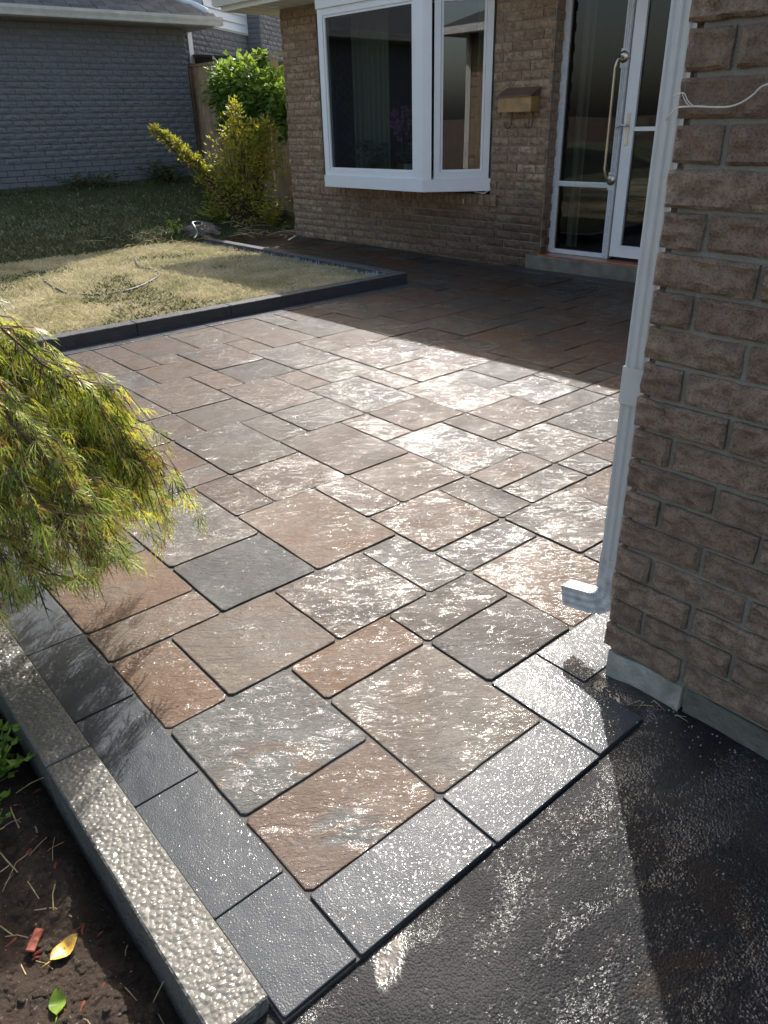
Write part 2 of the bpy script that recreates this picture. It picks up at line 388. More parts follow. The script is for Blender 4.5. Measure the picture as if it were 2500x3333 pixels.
# ------------------------------------------------------------------ GROUND
def lawn_z(a, b):
    t = min(1, max(0, (b-44)/17)); t = t*t*(3-2*t)
    z = .33 + t*2.75
    z += .10*noise.noise(Vector((a*.25, b*.25, 3))) + .05*noise.noise(Vector((a*.9, b*.9, 5)))
    z -= .25*math.exp(-((a-22.9)/1.2)**2) * (1 if b < 45 else math.exp(-((b-45)/2)**2))
    return z
def grid(x0, x1, y0, y1, nx, ny, fz):
    m = MB(); vs = []; fs = []
    for j in range(ny+1):
        for i in range(nx+1):
            x = x0+(x1-x0)*i/nx; y = y0+(y1-y0)*j/ny; vs.append((x, y, fz(x, y)))
    for j in range(ny):
        for i in range(nx):
            k = j*(nx+1)+i; fs.append((k, k+1, k+nx+2, k+nx+1))
    return m.add(vs, fs)
tag(MB().box(-2500, 2500, -2500, 2500, -3.2, -3).build('ground', M_soil), 'flat earth reaching out beyond the houses', kind='structure')
tag(grid(-60, 23.28, 24.86, 44.4, 80, 40, lawn_z).build('lawn', M_lawn, smooth=True), 'dry lawn inside the low curb', kind='structure')
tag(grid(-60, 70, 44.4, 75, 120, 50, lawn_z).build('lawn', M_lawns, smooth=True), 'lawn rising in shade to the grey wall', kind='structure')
def asph_z(a, b):
    z = -.014 - .02*max(0, 1-a) + .012*noise.noise(Vector((a*.5, b*.5, 1)))
    if a > 5: z += 0
    # small heap of grit along the foundation
    d = abs(a-5.35); z += .10*math.exp(-(d/.35)**2)*(.6+.6*noise.noise(Vector((b*2, a*2, 0)))) if b < -.6 else 0
    if b > -1.35 and a < 5.12: z = min(z, -.09)
    return z
asm = grid(-1.5, 30, -40, -.28, 150, 170, asph_z)
tag(asm.build('driveway', M_asph, smooth=True), 'wet dark asphalt driveway', kind='structure')
def soil_z(a, b):
    z = -.52 + .20*noise.noise(Vector((a*.9, b*.9, 0))) + .12*noise.noise(Vector((a*2.6, b*2.6, 4))) + .05*noise.noise(Vector((a*7, b*7, 4)))
    z += max(0, (-a-2.2))*.16
    if a > -2.0: z -= .38*(1-min(1, max(0, (-1.5-a)/.4)))
    return z
tag(grid(-4.6, -1.5, -2.5, 7.5, 200, 520, lambda a, b: soil_z(a, b)+.035*abs(noise.noise(Vector((a*11, b*11, 3))))+.022*noise.noise(Vector((a*24, b*24, 3)))+.01).build('planting_bed', M_soil), 'crumbly dark soil beside the curb', kind='structure')
tag(grid(-12, -1.5, -12, 24.8, 90, 200, soil_z).build('planting_bed', M_soil, smooth=True), 'dark soil planting bed beside the curb', kind='structure')
tag(grid(23.95, 31, 44.35, 50, 40, 30, lambda a, b: lawn_z(a, b)-.02+.12*noise.noise(Vector((a*2, b*2, 8)))).build('shrub_bed', M_soil, smooth=True), 'soil at the end of the paved walk', kind='structure')

# ------------------------------------------------------------------ PAVERS
patio = empty('patio', (0, 0, 0)); tag(patio, 'wet slate patio with charcoal border', kind='structure')
def fa(a): return a*1.008 + .0003*a*a
def fb(b): return b - .017*max(0, b-3)
T = """0 2 0 1|0 2 1 3|0 1 3 5|1 3 3 5|0 2 5 6|0 2 6 8|0 2 8 10|2 4 2 3|2 4 0 2|2 4 5 7|2 4 7 10|3 5 3 5|4 6 2 3|4 6 .7 2|4 6 5 8|4 5 8 10
5 7 8 10|5 6 3 5|6 8 3 4|6 8 4 6|6 7 6 8|7 9 6 8|8 9 4 6|6 8 .7 3|8 10 2 4|7 9 8 11|5 7 10 13|7 8 11 13|5 6 13 15|6 8 13 15|6 8 15 18|8 9 16 18
8 10 13 16|8 10 11 13|9 10 9 11|10 12 9 11|10 12 11 14|10 11 14 16|11 13 14 16|12 13 12 14|13 15 12 14|12 14 9 12|9 11 6 9|11 12 7 9|12 14 7 9
14 16 8 10|14 15 10 12|15 17 10 12|9 11 5 6|11 13 5 7|9 11 4 5|11 12 4 5|12 13 3 5|10 12 2 4|7 9 18 20|6 7 18 20|8 9 20 21|8 10 21 23.8|7 8 20 22|7 8 22 23.8
10 12 21 23|10 12 23 23.8|9 11 18 21|11 12 19 21|11 13 16 19|9 11 16 18|12 14 21 23.8|12 14 19 21|14 15 22 23.8|15 17 22 23.8|14 16 19 22|14 16 17 19|13 15 14 17
15 16 15 17|17 19 20 22|16 17 20 22|16 18 17 20|18 19 18 20|16 18 15 17|18 20 15 18|19 21 18 20|20 21 16 18|21 23 16 18|18 20 13 15|17 18 13 15|15 17 12 15
16 17 8 10|17 19 9 10|19 20 11 13|17 19 10 13|20 22 11 13|17 19 22 23.8|19 21 21 23.8|19 21 20 21|21 23 18 20"""
tiles = [tuple(float(q) for q in t.split()) for t in T.replace('\n', '|').split('|')]
occ = set()
def cells(t):
    return [(i, j) for i in range(math.floor(t[0]), math.ceil(t[1])) for j in range(math.floor(t[2]), math.ceil(t[3]))]
ok = []
for t in tiles:
    c = cells(t)
    if any(q in occ for q in c): print('overlap', t, [q for q in c if q in occ]); continue
    occ.update(c); ok.append(t)
tiles = ok
A_MAX, B_END = 30, 45
def allowed(i, j):
    if i < 0 or i >= A_MAX or j < 0 or j >= B_END: return False
    if j < 1 and i >= 4: return False
    if j >= 24 and i < 23: return False
    return True
rg = random.Random(11)
for j in range(0, B_END):
    for i in range(0, A_MAX):
        if not allowed(i, j) or (i, j) in occ: continue
        opts = [(2, 2), (2, 3), (3, 2), (2, 2), (1, 2), (2, 1), (2, 3), (1, 2)]; rg.shuffle(opts); opts += [(2, 1), (1, 2), (1, 1)]
        for a_, b_ in opts:
            c = [(i+p, j+q) for p in range(a_) for q in range(b_)]
            if all(allowed(*q) and q not in occ for q in c):
                occ.update(c); t = [i, i+a_, j, j+b_]
                if t[1] <= 23.01 and t[3] >= 24: t[3] = 23.8
                if t[2] < 1 and i >= 4: t[2] = .7
                tiles.append(tuple(map(float, t))); break
def slab(name, x0, x1, y0, y1, mat, parent, top=0.0, gap=.028, wob=.012, rad=.06, th=.33, bev=.022, tilt=.004, rr=random):
    cx, cy = (x0+x1)/2, (y0+y1)/2; hx, hy = (x1-x0)/2-gap, (y1-y0)/2-gap
    pts = []
    def seg(p, q, n):
        for k in range(n): pts.append((p[0]+(q[0]-p[0])*k/n, p[1]+(q[1]-p[1])*k/n))
    r = min(rad, hx*.4, hy*.4)
    cs = [(hx-r, hy, hx, hy-r), (hx, -hy+r, hx-r, -hy), (-hx+r, -hy, -hx, -hy+r), (-hx, hy-r, -hx+r, hy)]
    for k in range(4):
        c = cs[k]; d = cs[(k+1) % 4]
        mx = ((c[0]+c[2])/2*.985+.015*math.copysign(hx, c[0]+c[2]), (c[1]+c[3])/2*.985+.015*math.copysign(hy, c[1]+c[3]))
        pts.append((c[0], c[1])); pts.append(mx)
        L = math.hypot(d[0]-c[2], d[1]-c[3]); seg((c[2], c[3]), (d[0], d[1]), max(2, int(L/.22)))
    so_ = rr.random()*90
    P = []
    for x, y in pts:
        w1 = noise.noise(Vector((x*2.2+so_, y*2.2, so_)))*wob*1.6 + noise.noise(Vector((x*9+so_, y*9, 1)))*wob
        l = math.hypot(x, y) or 1; P.append((x+x/l*w1, y+y/l*w1))
    ta, tb = rr.uniform(-tilt, tilt), rr.uniform(-tilt, tilt); n = len(P)
    def Z(x, y): return top + x*ta + y*tb
    v = [(cx+x, cy+y, top-th) for x, y in P]+[(cx+x, cy+y, Z(x, y)-bev) for x, y in P]
    v += [(cx+x*(1-bev*.45/max(hx, .1)), cy+y*(1-bev*.45/max(hy, .1)), Z(x, y)-bev*.3) for x, y in P]
    v += [(cx+x*(1-bev*1.3/max(hx, .1)), cy+y*(1-bev*1.3/max(hy, .1)), Z(x, y)) for x, y in P]
    f = []
    for L in range(3):
        for k in range(n): f.append((L*n+k, (L+1)*n+k, (L+1)*n+(k+1) % n, L*n+(k+1) % n))
    f.append(tuple(range(4*n-1, 3*n-1, -1)))
    return MB().add(v, f).build(name, mat, parent, origin=(cx, cy, 0))
rp = random.Random(3)
for t in tiles:
    x0, x1, y0, y1 = fa(t[0]), fa(t[1]), fb(t[2]), fb(t[3])
    if t[2] == 0: y0 = -.35
    if t[2] == .7: y0 = .67
    slab('paver', x0, x1, y0, y1, M_pav, patio, top=rp.uniform(-.012, .012), gap=.018, wob=.010, bev=.014, rr=rp)
def bslab(x0, x1, y0, y1, **k): slab('border_paver', x0, x1, y0, y1, M_char, patio, top=rp.uniform(-.008, .008), gap=.011, wob=.002, rad=.02, bev=.009, tilt=.002, rr=rp, **k)
bslab(0.0, 2.0, -1.27, -.35); bslab(2.02, 4.03, -1.29, -.35); bslab(4.04, 5.07, -1.27, .66)
bslab(5.08, 7.1, -.27, .66)
for k in range(6): bslab(7.1+2*k*1.02, 7.1+2*(k+1)*1.02, -.29, .66)
for k in range(6): bslab(19.34+2*k, min(19.34+2*(k+1), 30.4), -.29, .66)
yb = [-1.25, .07, 2.04, 4.02, 6.03, 8.0, 10, 12, 14, 16, 18, 20, 22, 23.6]
for p, q in zip(yb[:-1], yb[1:]): bslab(-.92, -.01, p, q)
for k in range(12): bslab(-.92+.98+2*k*1.0, -.92+.98+2*(k+1)*1.0 if k < 11 else 23.9, 23.47, 24.22)
for k in range(21): bslab(fa(30)+.02, 31.0-(k*.09), -.3+2.1*k, -.3+2.1*(k+1))
bed = MB().box(-.93, 5.1, -1.26, 24.2, -.5, -.032).box(5.1, 31.8, -.36, 24.2, -.5, -.032).box(23.9, 31.0, 24.2, 44.35, -.5, -.032)
tag(bed.build('joint_sand', M_sand, patio), kind='stuff')

# ------------------------------------------------------------------ CURBS
def stone(parent, x0, x1, y0, y1, z0, z1, mat):
    nx = max(2, int((x1-x0)/.28)); ny = max(2, int((y1-y0)/.28)); c = .02
    return MB().bbox(x0, x1, y0, y1, z0, z1, c).build('curb_stone', mat, parent)
cb = empty('bed_curb', (-1.22, -1.05, 0)); tag(cb, 'grey pebbled edging curb between the charcoal pavers and the soil bed', 'curb', 'low curbs')
def loc(p, o): return p
def stones_y(par, org, x0, x1, ys, z0, z1, mat):
    for p, q in zip(ys[:-1], ys[1:]):
        stone(par, x0-org[0], x1-org[0], p+.012-org[1], q-.012-org[1], z0, z1, mat)
stones_y(cb, (-1.22, -1.05), -1.52, -.935, [-1.05, 3.31, 8.2, 13.1, 18, 23], -1.1, .13, M_curb)
lc = empty('lawn_curb', (23.6, 24.5, 0)); tag(lc, 'L shaped charcoal curb with drip stained inner side around the dry lawn', 'curb', 'low curbs')
xs = [-.9, 4.2, 9.3, 13.6, 17.6, 22.0, 23.9]
for p, q in zip(xs[:-1], xs[1:]): stone(lc, p+.012-23.6, q-.012-23.6, -.25, .36, -.6, .5, M_curbd)
ys = [24.88, 29.5, 34.4, 39.3, 44.3]
for p, q in zip(ys[:-1], ys[1:]): stone(lc, 23.28-23.6, 23.88-23.6, p+.012-24.5, q-.012-24.5, -.6, .5, M_curbl)

# ------------------------------------------------------------------ BRICKS
def brick_mesh(name, mat, nx, nz, amp, L=1.16, H=.37, D=.5, seed=0, cham=.02, fx=1.6, smooth=False):
    """one brick: rough front at x=0 facing -x, length along y, height along z, centred"""
    vs = []; fs = []
    def P(v): vs.append(v); return len(vs)-1
    g = []
    for k in range(nz+1):
        row = []
        for i in range(nx+1):
            u, t = i/nx, k/nz
            eu = min(u, 1-u)*nx; et = min(t, 1-t)*nz; e = min(1, min(eu, et))
            y = (u-.5)*L; z = (t-.5)*H
            d = noise.noise(Vector((y*fx*2+seed*7, z*fx*3, seed)))*amp + noise.noise(Vector((y*7+seed, z*9, seed*3)))*amp*.45
            edge = noise.noise(Vector((y*5+seed*2, z*5, 9)))*amp*.22
            row.append(P(((cham if e < .5 else -abs(amp)*.35-d), y+(edge if eu < .5 else 0), z+(edge if et < .5 else 0))))
        g.append(row)
    for k in range(nz):
        for i in range(nx): fs.append((g[k][i], g[k+1][i], g[k+1][i+1], g[k][i+1]))
    ring = [g[0][i] for i in range(nx+1)]+[g[k][nx] for k in range(1, nz+1)]+[g[nz][i] for i in range(nx-1, -1, -1)]+[g[k][0] for k in range(nz-1, 0, -1)]
    back = [P((D, vs[r][1], vs[r][2])) for r in ring]; n = len(ring)
    for k in range(n): fs.append((ring[k], ring[(k+1) % n], back[(k+1) % n], back[k]))
    return MB().add(vs, fs).mesh(name, mat, smooth)
def brick_rows(z0, z1, pitch=.43, mod=1.22):
    k = 0
    while z0+k*pitch+.37 <= z1+.02: yield k, z0+k*pitch+.185; k += 1
def brick_field(s0, s1, z0, z1, opens, mod=1.22, joint=.06, head_right=None, rg=random):
    """list of (centre, length, z)"""
    out = []
    for k, z in brick_rows(z0, z1):
        segs = [(s0, s1)]
        for (a, b, c, d) in opens:
            if z+.18 > c+.05 and z-.18 < d-.05:
                ns = []
                for p, q in segs:
                    if b <= p or a >= q: ns.append((p, q)); continue
                    if a > p+.1: ns.append((p, a))
                    if b < q-.1: ns.append((b, q))
                segs = ns
        off = (k % 2)*mod/2 + rg.uniform(-.06, .06)
        n0 = math.floor((s0-off)/mod)
        for p, q in segs:
            x = n0*mod+off-mod
            cur = p; cuts = []
            while x < q:
                if x > p+.22 and x < q-.22: cuts.append(x)
                x += mod
            cuts = [p]+cuts+[q]
            for u, v_ in zip(cuts[:-1], cuts[1:]): out.append(((u+v_)/2, v_-u-joint, z))
    return out

# ------------------------------------------------------------------ HOUSE (local frame: x = into the wall, y = along it, z up)
TH = math.atan(.052)
house = empty('brick_house', (31.5, 22, 0), TH); tag(house, 'brown brick house with white bay window and glazed entrance', 'house')
rg = random.Random(5)
opens = [(3.60, 17.98, 3.0, 13.4), (-9.3, -.02, 0, 13.0)]
bf = brick_field(-22.3, 21.62, .03, 13.9, opens, rg=rg)
HM = [brick_mesh('house_brick', M_hb, 7, 3, .10, seed=q*1.7, cham=.03) for q in range(9)]
def key(b):        # those that show largest: near, low, not hidden behind the garage
    return (b[0] < -.1, b[2] > 13.9 or False, b[0])
vis = [b for b in bf if b[0] > -.1]; hid = [b for b in bf if b[0] <= -.1]
above = [b for b in vis if b[2] > 12.7]; vis = [b for b in vis if b[2] <= 12.7]
print('house bricks', len(vis), len(hid), len(above))
vis.sort(key=lambda b: b[0]-.3*b[1]); extra = vis[300:]; vis = vis[:300]
for c, l, z in vis:
    o = put('brick', rg.choice(HM), house, (rg.uniform(-.04, .015), c, z), (0, 0, 0), (1, l/1.16, 1))
def bricks_stuff(lst, name, parent, mat, T=None, depth=.3):
    m = MB()
    for c, l, z in lst: m.bbox(0, depth, c-l/2, c+l/2, z-.185, z+.185, .025)
    if T is not None: m.v = [tuple(T @ Vector(v)) for v in m.v]
    return tag(m.build(name, mat, parent), kind='stuff')
bricks_stuff(hid+above+extra, 'brickwork', house, M_hb)
# return faces: door jamb, window reveal, outer corner
m = MB()
for k, z in brick_rows(.73, 12.9):
    if k % 2: m.bbox(.30, .86, -.10, .3, z-.185, z+.185, .025)
    else: m.bbox(.03, .56, -.10, .3, z-.185, z+.185, .025); 
for k, z in brick_rows(.03, 13.9): m.bbox(.45 if k % 2 else .9, 1.4, 21.3, 21.66, z-.185, z+.185, .025)
tag(m.build('jamb_brickwork', M_hb, house), kind='stuff')
wl = MB()
wl.box(.07, 1.4, 17.98, 21.6, 0, 14).box(.07, 1.4, -.05, 3.60, 0, 14).box(.07, 1.4, 3.60, 17.98, 0, 3.1).box(.07, 1.4, 3.60, 17.98, 13.4, 14)
wl.box(.07, 1.4, -22.3, -9.3, 0, 14).box(.07, 1.4, -9.3, -.05, 13.0, 14)
wl.box(1.4, 1.6, 21.3, 21.6, 0, 14)
wl.box(1.6, 60, 21.0, 21.6, 0, 14)
wl.build('wall', M_mort, house)
m = MB(); m.box(.10, 1.35, 17.90, 17.975, 3.6, 13.4); m.build('reveal', simple('shade_toned_reveal', (.10, .07, .055), .8), house)  # brick reveal, its shade painted in as a dark brown
# rowlock sill: bricks on edge
SM = brick_mesh('sill_brick', M_hb, 3, 3, .03, L=.40, H=.56, D=.7, seed=4)
s = 3.0
while s < 18.3:
    put('sill_brick', SM, house, (-.16+rg.uniform(-.012, .012), s+.21, 3.30), (0, 0, 0), (1, 1, 1)); s += .435
# soffit, fascia, gutter, roof
m = MB().box(-2.75, 0.0, -22.3, 24.0, 13.92, 14.0).box(0.0, 30, 21.6, 24.0, 13.92, 14.0)
sf = m.build('soffit', M_soff, house)
m = MB()
for k in range(40):
    y = -22+k*1.17
    if y < 24: m.box(-2.7, -.02, y, y+.03, 13.905, 13.92)
m.build('soffit_groove', simple('soffit_groove_shadow', (.45, .44, .4), .7), sf)
def ring(cx, cy, z, r):
    return MB().lathe([(0, 0), (r*.7, 0), (r, .02), (r*1.02, .05)], (cx, cy, z), 20)
ring(-1.1, 20.6, 13.86, .32).build('soffit_light', M_gutter, sf)
MB().box(-2.8, -2.75, -22.3, 24.05, 13.86, 14.75).box(-2.75, 30, 24.0, 24.05, 13.86, 14.75).build('fascia', M_gutter, house)
def gutter(p0, p1, x0, dirx, z0, parent, mat, name='gutter'):
    """K-profile along y from p0 to p1; back at x0, front towards dirx"""
    prof = [(0, .62), (0, 0), (.36, 0), (.40, .10), (.52, .34), (.56, .50), (.50, .56), (.56, .64), (.50, .66), (.46, .58), (.44, .5), (.33, .07), (.05, .07), (.04, .62)]
    n = len(prof); v = [(x0+dirx*p, y, z0+q) for y in (p0, p1) for p, q in prof]
    f = [(i, (i+1) % n, n+(i+1) % n, n+i) for i in range(n)]
    mb = MB().add(v, f)
    for y in (p0, p1-.03): mb.prism([(0, 0)]*0 or [(x0, y), (x0+dirx*.5, y), (x0+dirx*.5, y+.03), (x0, y+.03)], z0+.05, z0+.6)
    return mb.build(name, mat, parent)
gutter(-22.3, 24.3, -2.8, -1, 14.12, house, M_gutter)
rf = MB(); sl_ = .36
rf.add([(-3.0, -22.3, 14.8), (-3.0, 24.4, 14.8), (20, 24.4, 14.8+23*sl_), (20, -22.3, 14.8+23*sl_), (-3.0, -22.3, 14.6), (-3.0, 24.4, 14.6), (20, 24.4, 14.6+23*sl_), (20, -22.3, 14.6+23*sl_)],
       [(0, 3, 2, 1), (4, 5, 6, 7), (0, 1, 5, 4), (1, 2, 6, 5), (3, 0, 4, 7)])
rf.add([(20, 24.4, 14.8+23*sl_), (20, -22.3, 14.8+23*sl_), (43, -22.3, 14.8), (43, 24.4, 14.8)], [(0, 1, 2, 3)])
rf.build('roof', M_shin, house)
# interior
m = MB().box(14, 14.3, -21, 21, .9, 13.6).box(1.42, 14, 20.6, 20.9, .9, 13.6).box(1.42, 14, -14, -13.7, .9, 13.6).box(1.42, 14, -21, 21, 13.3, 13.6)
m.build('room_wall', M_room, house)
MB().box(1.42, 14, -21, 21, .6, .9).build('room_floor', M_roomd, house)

# bay window
bay = MB()
def frame4(mb, A, B, z0, z1, wd, dep, off=0.0, mi=0):
    """rectangular frame in the vertical plane from A to B (x, y), member width wd, depth dep"""
    A = Vector((*A, 0)); B = Vector((*B, 0)); d = (B-A); L = d.length; d.normalize(); n = Vector((-d.y, d.x, 0))
    if n.x > 0: n = -n          # towards the camera side (-x)
    T_ = Matrix((d, n, Vector((0, 0, 1)))).transposed().to_4x4(); T_.translation = A
    mb.box(0, L, off-dep, off, z0, z0+wd, mi, T_); mb.box(0, L, off-dep, off, z1-wd, z1, mi, T_)
    mb.box(0, wd, off-dep, off, z0+wd, z1-wd, mi, T_); mb.box(L-wd, L, off-dep, off, z0+wd, z1-wd, mi, T_)
    return T_, L
P0, P1, P2, P3 = (.1, 17.25), (-2.5, 14.7), (-2.5, 6.30), (0.0, 3.58)
bw = MB()
# skirt board, head board, corner posts
for z0, z1, e in ((3.78, 4.42, .10), (13.14, 14.0, .10)):
    poly = [(P0[0], P0[1]), (P1[0]-e, P1[1]+.05), (P2[0]-e, P2[1]-.04), (P3[0]-e*.2, P3[1]-.04), (1.3, P3[1]), (1.3, P0[1])]
    bw.prism(poly, z0, z1)
bw.prism([(P1[0]-.05, P1[1]-.02), (P1[0]+.25, P1[1]+.25), (P1[0]+.35, P1[1]-.1), (P1[0]+.02, P1[1]-.3)], 4.42, 13.14)
bw.prism([(P2[0]-.06, P2[1]+.42), (P2[0]-.06, P2[1]-.02), (P2[0]+.22, P2[1]-.42), (P2[0]+.40, P2[1]-.1), (P2[0]+.3, P2[1]+.42)], 4.42, 13.14)
bwo = bw.build('bay_window', M_white, house)
fr = MB(); frame4(fr, (-2.48, 14.67), (-2.48, 6.72), 4.425, 13.135, .33, .34, 0.0); frame4(fr, (-2.48, 14.32), (-2.48, 7.07), 4.76, 12.80, .12, .2, -.06)
fr.build('window_frame', M_white, bwo)
fr = MB(); frame4(fr, (-2.10, 5.87), (-.06, 3.65), 4.425, 13.135, .34, .3, .02); frame4(fr, (-1.86, 5.61), (-.30, 3.91), 4.77, 12.79, .12, .2, -.05)
fr.build('window_frame', M_white, bwo)
fr = MB(); frame4(fr, (-2.25, 14.9), (.05, 17.2), 4.425, 13.135, .34, .3, .02); fr.build('window_frame', M_white, bwo)
def pane(A, B, z0, z1, parent, mat, t=.05):
    A = Vector((*A, 0)); B = Vector((*B, 0)); d = (B-A); L = d.length; d.normalize(); n = Vector((-d.y, d.x, 0))
    T_ = Matrix((d, n, Vector((0, 0, 1)))).transposed().to_4x4(); T_.translation = A
    # one sheet is enough for a pane: thin sheet
    vs = [T_ @ Vector(p) for p in ((0, 0, z0), (L, 0, z0), (L, 0, z1), (0, 0, z1))]
    return MB().add(vs, [(0, 1, 2, 3)]).build('pane', mat, parent)
pane((-2.33, 14.22), (-2.33, 7.12), 4.84, 12.72, bwo, M_glass)
pane((-1.75, 5.68), (-.20, 3.99), 4.84, 12.72, bwo, M_glass)
pane((-2.1, 15.0), (.0, 17.05), 4.84, 12.72, bwo, M_glass)
MB().prism([(.0, 17.0), (-2.2, 14.5), (-2.2, 6.5), (.1, 4.0), (2.2, 4.0), (2.2, 17.0)], 4.43, 4.5).build('seat_board', M_white, bwo)
# caulk drip under the bay
MB().tube([(-.03, 5.35, 3.6), (-.06, 5.33, 3.3), (-.19, 5.33, 3.25), (-.2, 5.31, 3.05)], [.03, .035, .03, .02], 6).build('caulk_drip', M_white, house)
MB().tube([(-.08, 4.6, 3.68), (-.06, 3.9, 3.64), (-.04, 3.62, 3.8), (-.02, 3.7, 3.95)], [.03, .05, .04, .03], 6).build('caulk_bead', M_white, house)
def curtain(p, q, z0, z1, name, label, amp=.16, fold=.42):
    p = Vector(p); q = Vector(q); L = (q-p).length; n = int(L/.07); vs = []; fs = []
    d = (q-p).normalized(); nn = Vector((-d.y, d.x))
    for k in range(n+1):
        w_ = p + d*(L*k/n) + nn*amp*math.sin(k*L/n/fold*2*math.pi+.7*math.sin(k*.3))
        for z in (z0, (z0+z1)/2, z1): vs.append((w_.x, w_.y, z))
    for k in range(n):
        for r in (0, 1): fs.append((k*3+r, k*3+r+1, k*3+r+4, k*3+r+3))
    return MB().add(vs, fs).build(name, M_curt, house, smooth=True)
curtain((.2, 14.9), (.2, 11.6), 4.6, 13.2, 'curtain', '')
curtain((1.0, 3.2), (.2, 4.9), 4.6, 13.2, 'curtain', '')
curtain((1.6, -.6), (1.9, -1.1), 1, 12.8, 'curtain', '')

# entrance: sidelight + door
step = MB().bbox(-.15, 1.4, -21, .78, -.3, .66, .03).build('door_step', M_concw, house)
MB().box(-.12, .82, -10, -.02, .663, .74).build('threshold_tile', M_tile, house)
dx = .8
sd = MB()
def dbox(mb, s0, s1, z0, z1, d0=0.0, d1=.22): mb.box(dx+d0, dx+d1, min(s0, s1), max(s0, s1), z0, z1)
dbox(sd, -.12, -.38, .76, 12.9); dbox(sd, -.38, -3.40, .76, .98); dbox(sd, -.38, -3.40, 4.12, 4.36, -.02); dbox(sd, -.38, -3.40, 12.7, 12.9)
dbox(sd, -.38, -3.40, 4.19, 4.23, -.05, -.02); dbox(sd, -.38, -3.40, 4.27, 4.31, -.05, -.02)
sdo = sd.build('sidelight', M_whited, house)
pane((dx+.1, -.38), (dx+.1, -3.4), .98, 12.7, sdo, M_glassd)
ps = MB(); dbox(ps, -3.40, -3.74, .76, 12.9, -.04, .3)
for q in (-3.45, -3.55, -3.66): dbox(ps, q, q-.05, .76, 12.9, -.08, -.04)
ps.build('door_post', M_whited, house)
# peeling paint / caulk line at the jamb
m = MB()
for k in range(60):
    z = .8+k*.2; j = rg.uniform(-.03, .05); m.box(dx-.04, dx+.05, -.13, -.02+j, z, z+.2)
m.build('jamb_caulk', M_whited, house)
dr = MB()
D0, D1 = -3.82, -8.9
dbox(dr, D0, D0-.52, .9, 12.5); dbox(dr, D1, D1+.52, .9, 12.5); dbox(dr, D0-.52, D1+.52, .9, 1.42); dbox(dr, D0-.52, D1+.52, 11.95, 12.5)
dbox(dr, D0-.52, D1+.52, 6.66, 6.84, .02, .2)
dro = dr.build('front_door', M_white, house)
dg = MB(); dbox(dg, D0-.50, D0-.58, 1.38, 11.98, -.02, .2); dbox(dg, D0-.5, D1+.5, 1.38, 1.46, -.02, .2); dbox(dg, D1+.5, D1+.58, 1.38, 11.98, -.02, .2)
dg.build('glazing_bead', M_white, dro)
pane((dx+.12, D0-.5), (dx+.12, D1+.5), 1.42, 6.66, dro, M_glassd); pane((dx+.12, D0-.5), (dx+.12, D1+.5), 6.84, 11.95, dro, M_glassd)
ps = MB(); dbox(ps, D1-.02, D1-.4, .76, 12.9, -.04, .3); dbox(ps, D0, D1, 12.52, 12.9); ps.build('door_frame', M_white, house)
hp = MB(); hp.prism([(dx-.03, D0-.17), (dx-.03, D0-.33), (dx, D0-.33), (dx, D0-.17)], 6.05, 7.45)
hdl = hp.build('lever_plate', M_brass, dro)
MB().tube([(dx-.02, D0-.25, 6.87), (dx-.22, D0-.25, 6.87), (dx-.27, D0-.3, 6.87), (dx-.27, D0-.05, 6.93), (dx-.25, D0+.12, 6.86), (dx-.25, D0+.26, 6.8)], [.045, .045, .05, .05, .045, .035], 8, flat=.7).build('lever', M_brass, hdl)
MB().box(dx+.25, dx+.29, -8.2, -7.0, 8.4, 9.7).build('hall_picture', M_white, house) if False else None
MB().box(7.9, 8.0, -3.2, -1.9, 4.6, 11.0).build('hall_mirror', simple('hall_pale_panel', (.5, .55, .5), .4), house)
MB().lathe([(.5, 0), (.36, .8)], (6.5, -1.6, 6.4)).build('hall_lampshade', M_lamp, house)

# grab bar on the door post
gb = empty('grab_bar', (0, 0, 0)); gb.parent = None
HM_ = Matrix.Rotation(TH, 4, 'Z'); HM_.translation = Vector((31.5, 22, 0))*S
def to_world(d, s_, z): v = HM_ @ (Vector((d, s_, z))*S); return v/S
gb.matrix_world = HM_ @ Matrix.Translation(Vector((dx, -3.5, 4.4))*S)
tag(gb, 'long satin nickel grab bar mounted on the post beside the door', 'grab bar')
def g_(z): return z-4.4
MB().tube([(-.06, 0, g_(9.75)), (-.36, .0, g_(9.75)), (-.46, .08, g_(9.62)), (-.48, .16, g_(9.3)), (-.48, .17, g_(5.0)), (-.46, .08, g_(4.62)), (-.36, 0, g_(4.5)), (-.06, 0, g_(4.5))], .065, 10).build('bar', M_brass, gb, smooth=True)
for z in (9.75, 4.5):
    f = MB().lathe([(.0, .10), (.10, .10), (.24, .05), (.26, 0)], (0, 0, 0), 18)
    f.v = [(-p[2]-.07, p[0], p[1]+g_(z)) for p in f.v]; f.build('flange', M_brass, gb, smooth=True)
    MB().box(-.07, -.03, -.22, .16, g_(z)-.45, g_(z)+.35).build('mounting_plate', M_whited, gb)

